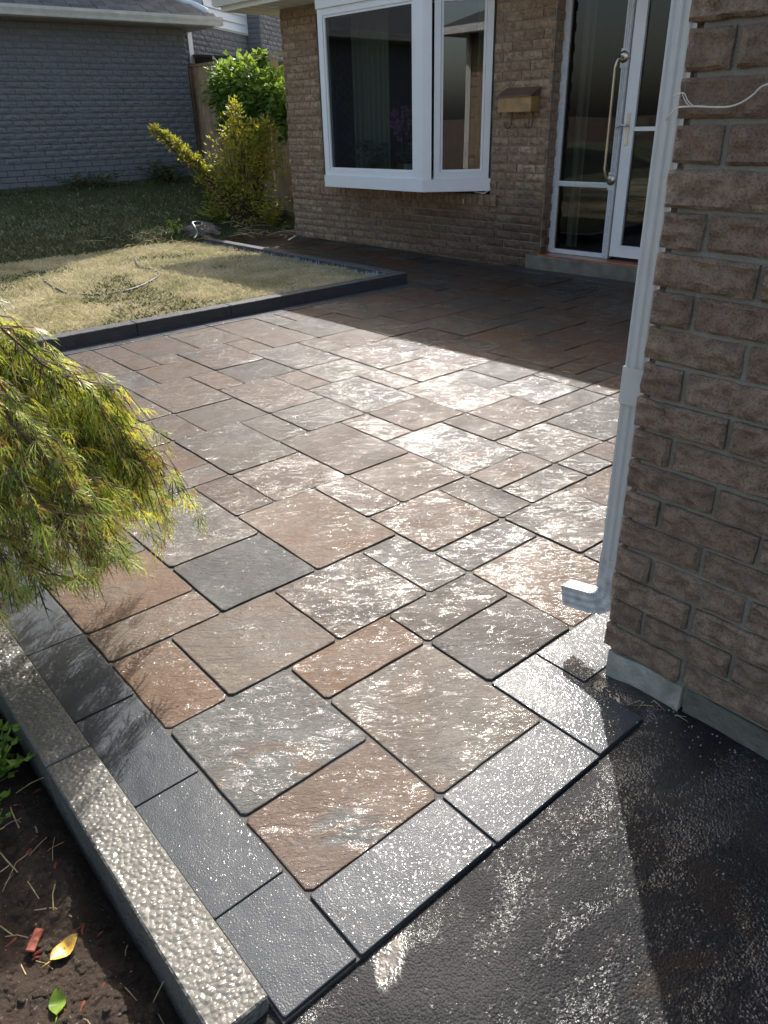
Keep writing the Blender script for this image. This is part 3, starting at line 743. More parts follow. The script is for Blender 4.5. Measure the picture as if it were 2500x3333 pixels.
# mailbox
mb_ = empty('mailbox', (0, 0, 0)); mb_.matrix_world = HM_ @ Matrix.Translation(Vector((-.02, 1.6, 7.6))*S)
tag(mb_, 'small bronze wall mailbox with sloping lid and hooks beneath', 'mailbox')
MB().bbox(-.72, 0, -1.05, 1.05, 0, .72, .02).build('box_body', M_mail, mb_)
l = MB(); l.add([(-.80, -1.08, .74), (-.80, 1.08, .74), (0, 1.08, 1.12), (0, -1.08, 1.12), (-.80, -1.08, .68), (-.80, 1.08, .68), (0, 1.08, .73), (0, -1.08, .73)],
             [(0, 1, 2, 3), (4, 7, 6, 5), (0, 4, 5, 1), (1, 5, 6, 2), (3, 2, 6, 7), (0, 3, 7, 4)]); l.build('lid', M_maild, mb_)
for y in (-.72, .62):
    MB().tube([(-.06, y, .0), (-.06, y, -.45), (-.12, y+.02, -.66), (-.28, y+.06, -.74), (-.42, y+.12, -.66), (-.45, y+.15, -.50)], .035, 6).build('hook', M_maild, mb_)

# things on the bay seat
def house_thing(name, label, cat, d, s_, z):
    e = empty(name); e.matrix_world = HM_ @ Matrix.Translation(Vector((d, s_, z))*S); return tag(e, label, cat)
def leafy(mb, n, R0, H0, ls, rr, droop=.3, wd=.28, centre=(0, 0, 0), shell=False):
    for _ in range(n):
        th = rr.uniform(0, 6.283); r = R0*math.sqrt(rr.random()); z = H0*rr.random()
        p = Vector((centre[0]+r*math.cos(th), centre[1]+r*math.sin(th), centre[2]+z))
        d = Vector((math.cos(th+rr.uniform(-.6, .6)), math.sin(th+rr.uniform(-.6, .6)), rr.uniform(-droop, .8))).normalized()
        leaf(mb, p, d, ls*rr.uniform(.7, 1.25), wd, rr)
def leaf(mb, p, d, L, wd, rr, fold=.15):
    sd = d.cross(Vector((rr.uniform(-.4, .4), rr.uniform(-.4, .4), 1))).normalized()*L*wd
    nn = d.cross(sd).normalized()*L*fold
    q = p+d*L
    mb.add([p, p+d*L*.35+sd+nn, q-Vector((0, 0, L*.15)), p+d*L*.35-sd+nn, p+d*L*.45], [(0, 1, 4), (1, 2, 4), (0, 4, 3), (4, 2, 3)])
rr = random.Random(21)
for (nm, lb, d, s_, potm, pr, ph, n, R0, H0, ls) in (
        ('potted_plant', 'bushy green potted plant at the left end of the bay window', -.7, 12.6, M_pot, .35, .5, 90, .9, 1.3, .5),
        ('potted_plant', 'trailing plant in a small white pot in the bay window', -1.0, 8.9, M_white, .32, .55, 60, .6, .7, .35),
        ('potted_plant', 'plant in a brick red pot at the right of the front pane', -.9, 7.9, M_pot, .42, .85, 90, .85, 1.1, .4)):
    e = house_thing(nm, lb, 'potted plant', d, s_, 4.45)
    MB().lathe([(pr*.7, 0), (pr*.95, ph), (pr*1.08, ph), (pr*1.08, ph*1.15), (pr*.9, ph*1.15), (0, ph)], n=16).build('pot', potm, e)
    m = MB(); leafy(m, n, R0, H0, ls, rr, centre=(0, 0, ph)); m.build('foliage', M_vine, e)
e = house_thing('orchid', 'pink flowering orchid behind the large window pane', 'orchid', .2, 10.6, 4.45)
MB().lathe([(.25, 0), (.35, .6), (0, .55)], n=12).build('pot', M_pot, e)
MB().tube([(0, 0, .5), (.05, .1, 2), (-.1, 0, 3.2)], .03, 5).build('stem', M_vine, e)
m = MB()
for _ in range(42):
    p = Vector((rr.uniform(-.5, .3), rr.uniform(-.85, .75), rr.uniform(2.0, 3.6)))
    for k in range(5):
        t = k*1.257+rr.random(); dd = Vector((-.35, math.cos(t), math.sin(t))).normalized(); leaf(m, p, dd, .26, .45, rr, .05)
m.build('flowers', M_pink, e)

# ------------------------------------------------------------------ GARAGE WING (near wall)
gar = empty('garage_wing', (5.5, -.37, 0)); tag(gar, 'near rough brick corner of the house on its pale concrete footing', 'building')
rg = random.Random(9)
# front face: x=0 plane, y negative
rows = list(brick_rows(.49, 14.2)); NBm = {}
lens = {0: [1.10], 1: [.41]}
cnt = 0
for k, z in rows:
    y = .10 if k % 2 else .12
    first = True
    while y > -13:
        L = (.50 if k % 2 else 1.17) if first else 1.22
        L += rg.uniform(-.02, .02)
        y0 = y-L; c = (y+y0)/2
        nearv = (y > -3.2 and z < 9.3)
        if nearv:
            nx, nz = max(8, int(L*26)), 10
            me = brick_mesh('rough_brick', M_nb, nx, nz, .075, L=L, H=.37+rg.uniform(-.012, .012), D=.5, seed=k*7.3+c*3.1, cham=.015, fx=2.6, smooth=False)
            put('brick', me, gar, (rg.uniform(-.03, .015), c, z), (rg.uniform(-.008, .008), 0, 0)); cnt += 1
        else:
            key_ = round(L, 1)
            if key_ not in NBm: NBm[key_] = brick_mesh('rough_brick', M_nb, 6, 3, .08, L=key_, seed=key_, cham=.04)
            if y > -8 and cnt < 290: put('brick', NBm[key_], gar, (rg.uniform(-.02, .015), c, z)); cnt += 1
        y = y0-.065; first = False
print('garage bricks', cnt)
# side face along +x (sunlit, seen only in the windows)
m = MB()
for k, z in rows:
    x = .55 if k % 2 == 0 else .15; 
    x = .52 if k % 2 == 0 else 1.2
    while x < 25.3: m.bbox(x, min(x+1.16, 25.4), -.3, .012+rg.uniform(0, .02), z-.185, z+.185, .025); x += 1.22
tag(m.build('side_brickwork', M_hb, gar), kind='stuff')
MB().box(.045, 25.6, -14, -.02, .45, 14.2).build('wall', M_mortn, gar)
# footing
ft = MB(); ft.bbox(.12, 25.6, -14, -.10, -1.0, .47, .02); ft.build('footing', M_conc, gar)
def rough_block(x0, x1, y0, y1, z0, z1, seed, amp=.03, n=8):
    m = grid(0, 1, 0, 1, n, n, lambda a, b: 0); out = MB(); vs = []
    faces = []
    for ax in range(3):
        for sgn in (0, 1):
            g = {}
            for i in range(n+1):
                for j in range(n+1):
                    uvw = [0, 0, 0]; uvw[ax] = sgn; uvw[(ax+1) % 3] = i/n; uvw[(ax+2) % 3] = j/n
                    p = Vector((x0+(x1-x0)*uvw[0], y0+(y1-y0)*uvw[1], z0+(z1-z0)*uvw[2]))
                    d = noise.noise_vector(p*2.5+Vector((seed, 0, 0)))*amp + noise.noise_vector(p*8+Vector((seed, 0, 0)))*amp*.3
                    g[i, j] = len(vs); vs.append(p+d)
            for i in range(n):
                for j in range(n):
                    q = (g[i, j], g[i+1, j], g[i+1, j+1], g[i, j+1]); faces.append(q if sgn else q[::-1])
    return out.add(vs, faces)
rough_block(-.02, .5, -1.14, .0, -.45, .45, 3, .035).build('footing_block', M_conc, gar, smooth=True)
rough_block(.04, .5, -6, -1.18, -.6, .44, 8, .05, 16).build('footing_parging', simple('dark_parging', (.13, .12, .10), .9, var=.4, bump=.01, bscale=40), gar, smooth=True)
gutter(-14, .0, 0, 1, 0, gar, M_gutter) if False else None
g2 = MB()   # eave over the sunlit side
g2.box(-1.8, 25.5, -14, 1.8, 14.2, 14.3); g2.build('soffit', M_soff, gar)
MB().box(-1.85, 25.5, 1.8, 2.25, 14.15, 14.75).box(-2.2, -1.8, -14, 1.8, 14.15, 14.75).build('gutter', M_gutter, gar)
rf = MB().add([(-2, 2.0, 14.8), (27, 2.0, 14.8), (27, -18, 21.8), (8, -18, 21.8), (-2, -18, 14.8)], [(0, 1, 2, 3), (0, 3, 4)])
rf.build('roof', M_shin, gar)

# downspout
ds = empty('downspout', (5.83, -.07, .72)); tag(ds, 'white ribbed downspout at the brick corner with its elbow over the patio', 'downspout')
def rect_prof(hx, hy, groove=.03):
    """profile in (x, y) with fluted faces"""
    p = []
    for sx, sy, ax in ((-1, -1, 0), (1, -1, 1), (1, 1, 2), (-1, 1, 3)): pass
    def side(ax, s, n=6):
        out = []
        for i in range(n*2):
            t = -1+2*i/(n*2); g = -groove if (i % 4 in (1, 2)) else 0
            out.append((t, g))
        return out
    for k in range(4):
        for t, g in side(0, 1):
            if k == 0: q = (hx*t, -hy-g)
            elif k == 1: q = (hx+g, hy*t)
            elif k == 2: q = (-hx*t, hy+g)
            else: q = (-hx-g, -hy*t)
            p.append(q)
    return p
def sweep(path, prof, scales=None):
    """sweep a profile along a path in the y-z plane; x stays"""
    vs = []; fs = []; n = len(prof)
    for i, p in enumerate(path):
        a, b = path[max(i-1, 0)], path[min(i+1, len(path)-1)]
        d = Vector((0, b[1]-a[1], b[2]-a[2])).normalized(); nn = Vector((0, d.z, -d.y)); nn = -nn if False else nn
        k = scales[i] if scales else 1
        for x, y in prof: vs.append(Vector(p)+Vector((x*k, 0, 0))+nn*y*k)
    for i in range(len(path)-1):
        for j in range(n): fs.append((i*n+j, i*n+(j+1) % n, (i+1)*n+(j+1) % n, (i+1)*n+j))
    return MB().add(vs, fs)
pr = rect_prof(.15, .165, .02)
sweep([(0, 0, 14.2-.8), (0, 0, 1.02)], pr).build('pipe', M_down, ds)
sweep([(0, 0, 3.86), (0, 0, 3.37)], rect_prof(.165, .185, .0)).build('sleeve', M_down, ds)
path = [(0, 0, 1.10), (0, 0, .80)]; scl = [1.06, 1.06]
for k in range(0, 21):
    t = R(78*k/20); path.append((0, .38-.38*math.cos(t), .50-.36*math.sin(t))); scl.append(1.0-.10*(k % 3 == 1)+.06*(k % 3 == 0))
path.append((0, .78, .05)); scl.append(.98)
eb = sweep(path, rect_prof(.125, .175, .012), scl); eb.build('elbow', simple('grimy_elbow_paint', (.55, .56, .55), .7, var=.3, scale=30), ds)
# string caught behind the downspout
def px(p, a):      # not used for placement of anything thin: real points on the wall face
    return p
stg = [(5.42, -.18, 7.36), (5.36, -.25, 7.41), (5.36, -.33, 7.47), (5.35, -.41, 7.48), (5.36, -.55, 7.48), (5.36, -.71, 7.47), (5.36, -.89, 7.47), (5.36, -1.02, 7.51), (5.36, -1.11, 7.57), (5.36, -1.2, 7.64), (5.37, -1.5, 7.7)]
sm = MB()
def spline(P, n=6):
    P = [Vector(p) for p in P]; out = []
    for i in range(len(P)-1):
        a, b, c, d = P[max(i-1, 0)], P[i], P[i+1], P[min(i+2, len(P)-1)]
        for k in range(n):
            t = k/n; out.append(.5*((2*b)+(c-a)*t+(2*a-5*b+4*c-d)*t*t+(3*b-a-3*c+d)*t**3))
    return out+[P[-1]]
sm.tube(spline(stg), .009, 5); sm.tube(spline([(5.40, -.24, 7.58), (5.34, -.32, 7.60), (5.33, -.40, 7.60), (5.34, -.45, 7.53), (5.35, -.52, 7.48)]), .006, 5)
sm.tube(spline([(5.36, -.36, 7.6), (5.34, -.43, 7.52), (5.35, -.48, 7.48)]), .005, 5)
tag(sm.build('string', M_string), 'loose white string across the rough bricks beside the downspout', 'string')

# ------------------------------------------------------------------ NEIGHBOUR (grey painted brick) : wall faces -y at b = 62
nb = empty('grey_brick_house', (33.2, 62, 2)); tag(nb, 'grey painted brick house with shingle roof across the lawn', 'house')
NBW = 62
def field_to(parent, org, lst, mesh_list, rr_, limit, rot, axis):
    pass
GM = [brick_mesh('painted_brick', M_gb, 5, 3, .08, seed=q*2.3, cham=.02) for q in range(7)]
rg = random.Random(4)
bf = brick_field(-60, 0.0, .9, 12.6, [], rg=rg)
bf.sort(key=lambda b: (abs(b[0]+8.5) > 8.6, b[2] > 12.0, -b[2]))
vis = bf[:300]; rest = bf[300:]
for c, l, z in vis: put('brick', rg.choice(GM), nb, (c, rg.uniform(-.02, .01), z), (0, 0, R(90)), (1, l/1.16, 1))
m = MB()
for c, l, z in rest:
    if c > -35: m.bbox(c-l/2, c+l/2, -.01, .3, z-.185, z+.185, .02)
tag(m.build('brickwork', M_gb, nb), kind='stuff')
MB().box(-60, 0, .07, 1.5, .9, 12.6).box(-1.2, -.03, 1.5, 14, .9, 12.6).build('wall', M_mortg, nb)
MB().box(-60, .02, .0, 1.5, -2, .88).build('footing', M_conc, nb)
MB().box(-60, 1.9, -1.9, 12, 12.55, 12.65).build('soffit', simple('dark_soffit', (.30, .30, .29), .6), nb)
gm = MB(); prof = [(0, .55), (0, 0), (.38, 0), (.44, .2), (.55, .42), (.58, .62), (.5, .62), (.44, .45), (.32, .06), (.05, .06), (.04, .55)]
n = len(prof); gm.add([(x, -1.95-p, 12.62+q) for x in (-60, 2.4) for p, q in prof], [(i, (i+1) % n, n+(i+1) % n, n+i) for i in range(n)])
gm.box(2.37, 2.4, -2.5, -1.95, 12.65, 13.2)
gm.build('gutter', simple('silver_gutter', (.60, .60, .58), .3, metal=.0), nb)
# roof: courses of single shingles rising away
rp_ = .55
SH = MB().box(-.48, .48, 0, .85, 0, .06).mesh('shingle', M_shin)
k = 0; cnt = 0
for row in range(9):
    y = -2.15+row*.62; z = 13.12+(y+2.15)*rp_; x = 2.1-row*.62-(row % 2)*.5
    while x > -17 and cnt < 300:
        put('shingle', SH, nb, (x-.5, y, z+.02), (math.atan(rp_), 0, 0), (1, 1, 1+rg.random()*.5)); x -= 1.0; cnt += 1
hip = 2.3
MB().add([(-60, -2.15, 13.1), (hip, -2.15, 13.1), (hip-9, 6.85+0, 13.1+9*rp_), (-60, 6.85, 13.1+9*rp_)], [(0, 1, 2, 3)]).add(
    [(hip, -2.15, 13.1), (hip, 14, 13.1), (hip-9, 14, 13.1+9*rp_), (hip-9, 6.85, 13.1+9*rp_)], [(0, 1, 2, 3)]).build('roof', M_shin, nb)
MB().tube([(1.9, -1.4, 13.35), (1.75, -1.0, 13.75), (1.3, -.2, 14.15), (-1.6, 3.6, 15.9), (-6, 9, 18.3)], .30, 8).build('roof_drain', M_white, nb, smooth=True)

# far two-storey neighbour, turned a little
N2 = empty('far_neighbour_house', (45.58, 72, 2), R(35.1)); tag(N2, 'two storey house with white siding over grey brick beyond the fence', 'house')
# local: x along wall (t), y = away from us
GM2 = GM
bf = [b for b in brick_field(-17, -.02, 7.0, 13.25, [], rg=rg)]
for c, l, z in bf: put('brick', rg.choice(GM2), N2, (c, rg.uniform(-.02, .01), z), (0, 0, R(90)), (1, l/1.16, 1))
bf = [b for b in brick_field(0.05, 9, 7.0, 18.6, [], rg=rg)]
for c, l, z in bf[:200]: put('brick', rg.choice(GM2), N2, (c, -1.5+rg.uniform(-.02, .01), z), (0, 0, R(90)), (1, l/1.16, 1))
for k, z in brick_rows(7.0, 18.6):
    put('brick', rg.choice(GM2), N2, (0.0, -.72, z), (0, 0, 0), (1, 1.2, 1))
MB().box(-17, 20, .07, 12, -2, 13.3).build('wall', M_mortg, N2)
MB().box(.06, 9, -1.43, .05, -2, 30).build('chimney', M_mortg, N2)
for k in range(30):
    z = 13.42+k*.72
    p = MB().add([(-9.5, -.16, z), (-.2, -.16, z), (-.2, -.02, z+.74), (-9.5, -.02, z+.74), (-9.5, 0, z), (-.2, 0, z)], [(0, 1, 2, 3), (0, 4, 5, 1)])
    p.build('siding_board', M_side, N2)
MB().box(-9.5, -.0, .0, 12, 13.3, 34).box(-22, -9.52, 9, 12, 13.3, 34).box(-.2, .0, -.2, .0, 13.3, 34).build('siding_and_shadow_block', M_side, N2)  # set-back left block is an unseen addition that casts the lawn shadow
MB().box(-23, 1.0, -1.5, 13, 34, 34.4).build('roof', M_shin, N2)
MB().box(-13.3, -12.5, -.12, .0, 10.2, 13.2).build('wall_panel', M_side, N2)
vt = MB()
for k in range(4): vt.box(-9.2, -8.2, -.12, .02, 8.6+k*.22, 8.72+k*.22)
vt.build('wall_vent', M_shed, N2)
# lean-to shed behind the fence
sh = empty('garden_shed', (37.0, 63, 2)); tag(sh, 'low grey shed roof showing above the fence by the grey wall', 'shed')
MB().box(-1.5, 3, -6, 6, 0, 9.6).build('wall', M_mortg, sh)
MB().add([(-1.8, -6.2, 10.3), (3.3, -6.2, 9.9), (3.3, 6.2, 11.0), (-1.8, 6.2, 11.3), (-1.8, -6.2, 10.1), (3.3, -6.2, 9.7), (3.3, 6.2, 10.8), (-1.8, 6.2, 11.1)], [(0, 1, 2, 3), (4, 7, 6, 5), (0, 4, 5, 1), (0, 3, 7, 4), (1, 5, 6, 2)]).build('roof', M_shed, sh)

# ------------------------------------------------------------------ FENCE along b at a = 34
fn = empty('wooden_fence', (34, 54, .4)); tag(fn, 'brown vertical board fence between the grey wall and the shrub', 'fence')
rg = random.Random(14)
y = 65.2
while y > 44.5:
    w_ = .62+rg.uniform(-.05, .05); top = (11.85 if y > 54 else 9.2)-.4
    zz = 3-.4 if y > 56 else 1.0
    MB().bbox(0 + (.09 if rg.random() < .5 else 0), .12+(.09 if rg.random() < .5 else 0)+.02, y-w_-54, y-54, -.2, top, .015).build('board', M_fence, fn); y -= w_+.03+(.12 if rg.random() < .3 else 0)
MB().box(-.06, .3, -9.5, 11, 11.45, 11.62).build('top_rail', M_fence, fn)
MB().box(-.1, .0, -9.5, 0, 6.8, 7.6).build('rail', M_fenced, fn)
MB().box(-.14, .0, -9.5, 7.4, 1.6, 2.1).build('rail', M_fence, fn)
for y in (10.6, 5, .4, -4, -8.6): MB().box(-.12, .35, y, y+.42, -.6, 12.4 if y > 7 else 11.2).build('post', M_fence, fn)

# ------------------------------------------------------------------ PLANTS
def vary(v, s_): return v+Vector((random.uniform(-s_, s_), random.uniform(-s_, s_), random.uniform(-s_, s_)))
def blob_plant(name, label, cat, org, blobs, mat, n, ls, wd, seed, up=.25, stems=6, group=None, drp=0):
    rr = random.Random(seed); e = empty(name, org); tag(e, label, cat, group); m = MB(); tot = sum(b[3] for b in blobs)
    for bx, by, bz, br, sq in [(b[0], b[1], b[2], b[3], b[4] if len(b) > 4 else 1) for b in blobs]:
        k = int(n*br/tot)
        for _ in range(k):
            d = Vector((rr.gauss(0, 1), rr.gauss(0, 1), rr.gauss(0, 1))).normalized(); q = rr.random()**.45
            p = Vector((bx, by, bz))+Vector((d.x*br, d.y*br, d.z*br*sq))*q*(1.05+.75*noise.noise(d*2.6+Vector((bx, by, bz))))
            dd = (d+Vector((rr.uniform(-.7, .7), rr.uniform(-.7, .7), rr.uniform(-.5, .6)+up))).normalized()
            leaf(m, p, dd, ls*rr.uniform(.6, 1.3), wd, rr)
    m.build('leaves', mat, e)['kind'] = 'stuff'
    st = MB()
    for _ in range(stems):
        b = rr.choice(blobs); p1 = Vector((b[0]+rr.uniform(-.6, .6)*b[3], b[1]+rr.uniform(-.6, .6)*b[3], b[2]+rr.uniform(-.2, .7)*b[3])); p0 = Vector((rr.uniform(-.5, .5), rr.uniform(-.5, .5), -.2))
        mid = (p0+p1)/2+Vector((rr.uniform(-.3, .3), rr.uniform(-.3, .3), .2)); st.tube([p0, mid, p1], [.07, .045, .02], 5)
    st.build('stems', M_bark, e)
    return e
blob_plant('flowering_shrub', 'yellow green leafy shrub with reddish tips at the house corner', 'shrub', (29.0, 48.2, .4),
    [(0, 0, 1.8, 2.3, .9), (.6, -.2, 3.6, 2.1, 1), (-.4, .3, 4.6, 1.7, 1), (1.1, -.6, 5.6, 1.3, 1.1), (.1, .1, 6.4, 1.0, 1.3), (.15, .1, 7.9, .45, 1.6), (2.0, -.9, 4.8, 1.3, 1.2), (2.0, -1.0, 6.5, .6, 1.3), (-1.2, .9, 3.0, 1.5, .9),
     (-2.2, 1.6, 3.9, .7, .8), (-2.7, 1.9, 4.7, .55, .8), (-3.2, 2.2, 5.3, .5, .8), (-3.7, 2.6, 5.9, .45, .8), (-4.2, 2.9, 6.3, .35, .7), (-4.7, 3.2, 6.8, .3, .8)], M_bush, 6000, .32, .27, 31, up=.35, stems=60)
blob_plant('climbing_vine', 'bright green vine spilling over the top of the fence', 'vine', (33.6, 53.5, 2.2),
    [(0, 3.6, 7.6, 1.5, .9), (0, 2.2, 8.2, 1.6, .9), (-.1, .6, 8.3, 1.7, .95), (0, -1.2, 7.7, 1.6, .9), (0, -3.0, 7.4, 1.7, .9), (0, -4.6, 7.0, 1.6, 1), (-.3, 1.8, 6.3, 1.5, 1.1), (-.3, 0, 6.0, 1.5, 1), (-.3, -2.0, 6.2, 1.3, 1), (-.3, 2.6, 5.0, .9, 1.2), (-.2, -5.4, 5.6, .9, 1.5), (0, -2.4, 9.6, .25, 2.2)], M_vine, 4600, .50, .42, 32, up=.05, stems=14)

# weeping lace-leaf maple
def maple():
    rr = random.Random(77); e = empty('weeping_maple', (-3.2, 8.2, -.7)); tag(e, 'weeping lace leaf maple with red tipped yellow green foliage', 'tree')
    br = MB(); lv = MB(); li = MB()
    def cut_leaf(mb, p, d, L, nl=5):
        side = d.cross(Vector((rr.uniform(-.5, .5), rr.uniform(-.5, .5), 1)))
        if side.length < .1: side = Vector((1, 0, 0))
        side.normalize(); upn = side.cross(d).normalized()
        for k in range(nl):
            a = (k-(nl-1)/2)/((nl-1)/2)*.85+rr.uniform(-.12, .12); l = L*(1-.45*abs(a))*rr.uniform(.8, 1.15)
            dd = (d*math.cos(a)+side*math.sin(a)-Vector((0, 0, .22))).normalized(); ws = dd.cross(upn).normalized()*l*.028
            p1 = p+dd*l*.5; q2 = p+dd*l-Vector((0, 0, .22*l))
            v = [p, p1+ws, q2, p1-ws]; f = [(0, 1, 2, 3)]
            for t, sg in ((.30, 1), (.42, -1), (.56, 1), (.70, -1)):
                c = p+dd*l*t-Vector((0, 0, .12*l*t*t)); tip = c+ws*sg*rr.uniform(4, 6.5)+dd*l*.17-Vector((0, 0, .04*l)); n0 = len(v)
                v += [c-dd*l*.03, tip, c+dd*l*.035]; f.append((n0, n0+1, n0+2))
            mb.add(v, f)
    trunk = [(0, 0, -.3), (.1, -.1, 1.5), (.25, .1, 3.0), (.1, .0, 4.6)]
    br.tube(trunk, [.28, .22, .17, .1], 8)
    for i in range(175):
        th = rr.uniform(0, 2*math.pi); reach = rr.uniform(1.4, 4.5); topz = rr.uniform(6.8, 9.5)*(1-.36*max(0, reach-2.0)/2.4)
        if i < 16: th = rr.uniform(-1.0, .3); reach = rr.uniform(4.2, 5.3); topz = rr.uniform(5.0, 6.6)
        p0 = Vector((.15, 0, rr.uniform(3.0, 5.0))); c_, s_ = math.cos(th), math.sin(th)
        zend = max(topz*.82-rr.uniform(.4, 1.7), 1.7-.40*s_*reach)
        P = [p0, Vector((c_*reach*.35, s_*reach*.35, topz*.97)), Vector((c_*reach*.65, s_*reach*.65, topz)), Vector((c_*reach*.88, s_*reach*.88, topz*.82)), Vector((c_*reach, s_*reach, zend))]
        sp = spline(P, 7); nn = len(sp[::3])
        br.tube(sp[::3]+[sp[-1]], [.045-.037*k/nn for k in range(nn+1)], 4, cap=False)
        for k in range(5, len(sp)):
            d = (sp[k]-sp[k-1]).normalized()
            for _ in range(2):
                # a thin hanging twig with leaves all along it
                sd = Vector((rr.uniform(-1, 1), rr.uniform(-1, 1), rr.uniform(-.2, .4))).normalized()
                L = rr.uniform(.35, 1.15); t0 = sp[k]; t1 = t0+(sd*.55+d*.55)*L*.6; t2 = t1+(sd*.3+d*.5)*L*.45-Vector((0, 0, .5*L))
                if t2.z < 1.5-.40*s_*reach: t2.z = 1.5-.40*s_*reach
                br.tube([t0, t1, t2], [.014, .010, .005], 3, cap=False)
                for q in range(4):
                    f = (q+1)/4; c = (t0.lerp(t1, f*2) if f < .5 else t1.lerp(t2, f*2-1))
                    dd = ((t2-t0).normalized()*.9+Vector((rr.uniform(-.8, .8), rr.uniform(-.8, .8), rr.uniform(-.6, .35)))).normalized()
                    cut_leaf(lv if rr.random() < .78 else li, c, dd, rr.uniform(.26, .52))
    br.build('branches', M_bark, e)
    o = lv.build('leaves', M_maple, e); o['kind'] = 'stuff'
    o = li.build('inner_leaves', M_mapled, e); o['kind'] = 'stuff'
    print('maple faces', len(lv.f)+len(li.f))
maple()

# grass blades
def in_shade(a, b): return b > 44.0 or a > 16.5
def grass():
    rr = random.Random(5); dry = MB(); grn = MB()
    def blade(mb, a, b, h):
        z = lawn_z(a, b)-.01; t = rr.uniform(0, 6.28); lx, ly = math.cos(t), math.sin(t); w_ = .022+.016*rr.random(); le = rr.uniform(.2, 1.0)*h
        mb.add([(a-ly*w_, b+lx*w_, z), (a+ly*w_, b-lx*w_, z), (a+lx*le*.4, b+ly*le*.4, z+h*.62), (a+lx*le, b+ly*le, z+h*rr.uniform(.7, 1))], [(0, 1, 2), (2, 1, 3)] if False else [(0, 1, 2), (1, 3, 2)])
    for _ in range(90000):
        b = 24.9+19.4*rr.random()**1.0; a = rr.uniform(1, 23.2)
        if rr.random() < .25: b = rr.uniform(24.9, 31); 
        g = noise.noise(Vector((a*.22, b*.22, 2)))
        blade(grn if (g > .25 and rr.random() < .35) else dry, a, b, rr.uniform(.12, .36))
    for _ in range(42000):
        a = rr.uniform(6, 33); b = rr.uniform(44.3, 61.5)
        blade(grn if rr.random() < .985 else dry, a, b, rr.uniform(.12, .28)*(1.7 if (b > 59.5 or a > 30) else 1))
    tag(dry.build('dry_grass', M_grass), 'dry straw coloured grass on the lawn', 'grass', kind='stuff')
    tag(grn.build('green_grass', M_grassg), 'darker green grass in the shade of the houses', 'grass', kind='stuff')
grass()

# weeds along the walk end and by the grey wall
def weed(org, n, ls, h, r, label, seed, mat=M_weed):
    rr = random.Random(seed); e = empty('weed_clump', org); tag(e, label, 'weeds'); m = MB(); st = MB()
    for _ in range(n):
        t = rr.uniform(0, 6.28); L = h*rr.uniform(.5, 1.1); q = rr.uniform(.1, 1)*r; p0 = Vector((rr.uniform(-.15, .15)*r, rr.uniform(-.15, .15)*r, 0)); p1 = Vector((math.cos(t)*q, math.sin(t)*q, L))
        st.tube([p0, (p0+p1)/2+Vector((0, 0, .1*h)), p1], [.018, .014, .008], 4)
        for k in range(5):
            f = .35+.65*k/4; p = p0.lerp(p1, f); a2 = rr.uniform(0, 6.28); leaf(m, p, Vector((math.cos(a2), math.sin(a2), .35)).normalized(), ls*rr.uniform(.6, 1.2), .3, rr)
    st.build('stems', mat, e); m.build('leaves', mat, e)
    return e
weed((-2.05, 4.3, -.52), 30, .17, .55, .75, 'bright green weeds at the edge of the soil bed beside the curb joint', 1)
weed((-2.5, 3.7, -.52), 26, .17, .45, .7, 'pale green weed patch at the left edge of the soil', 8)
weed((23.0, 47.5, .4), 16, .3, 1.1, .9, 'tall weeds in front of the grey boulder', 2)
weed((30.0, 46.0, .3), 60, .4, 2.2, 1.8, 'dark weeds growing under the shrub by the house corner', 3, M_bush)
weed((27.5, 49.5, .6), 60, .4, 1.6, 2.2, 'undergrowth behind the grey boulder', 5, M_bush)
weed((22.0, 60.8, 3), 70, .4, 1.2, 3.5, 'weeds along the foot of the grey painted wall', 4, M_grassg)
weed((29.0, 60.4, 2.9), 80, .45, 1.8, 3.2, 'taller weeds where the grey wall meets the fence', 6, M_grassg)
weed((16.0, 26.0, .35), 7, .12, .2, .25, 'small flowering weed in the lawn near the curb corner', 7) if False else weed((20.6, 26.0, .2), 8, .16, .22, .3, 'small pale weed in the lawn near the curb corner', 7)

# boulder
bo = MB(); vs = []; 
def boulder(c, rx, ry, rz, seed, n=16):
    m = MB(); vs = []; fs = []
    for i in range(n+1):
        ph = math.pi*i/n
        for j in range(n*2):
            t = 2*math.pi*j/(n*2); d = Vector((math.sin(ph)*math.cos(t), math.sin(ph)*math.sin(t), math.cos(ph)))
            k = 1+.28*noise.noise(d*1.3+Vector((seed, 0, 0)))+.10*noise.noise(d*4+Vector((seed, 0, 0)))
            vs.append((d.x*rx*k, d.y*ry*k, d.z*rz*k))
    for i in range(n):
        for j in range(n*2): fs.append((i*n*2+j, (i+1)*n*2+j, (i+1)*n*2+(j+1) % (n*2), i*n*2+(j+1) % (n*2)))
    return m.add(vs, fs)
b_ = boulder(None, 1.1, 1.7, .62, 3.3).build('boulder', M_stone, smooth=False); b_.location = Vector((24.6, 46.9, .65))*S
tag(b_, 'grey weathered boulder at the far end of the lawn curb', 'boulder')

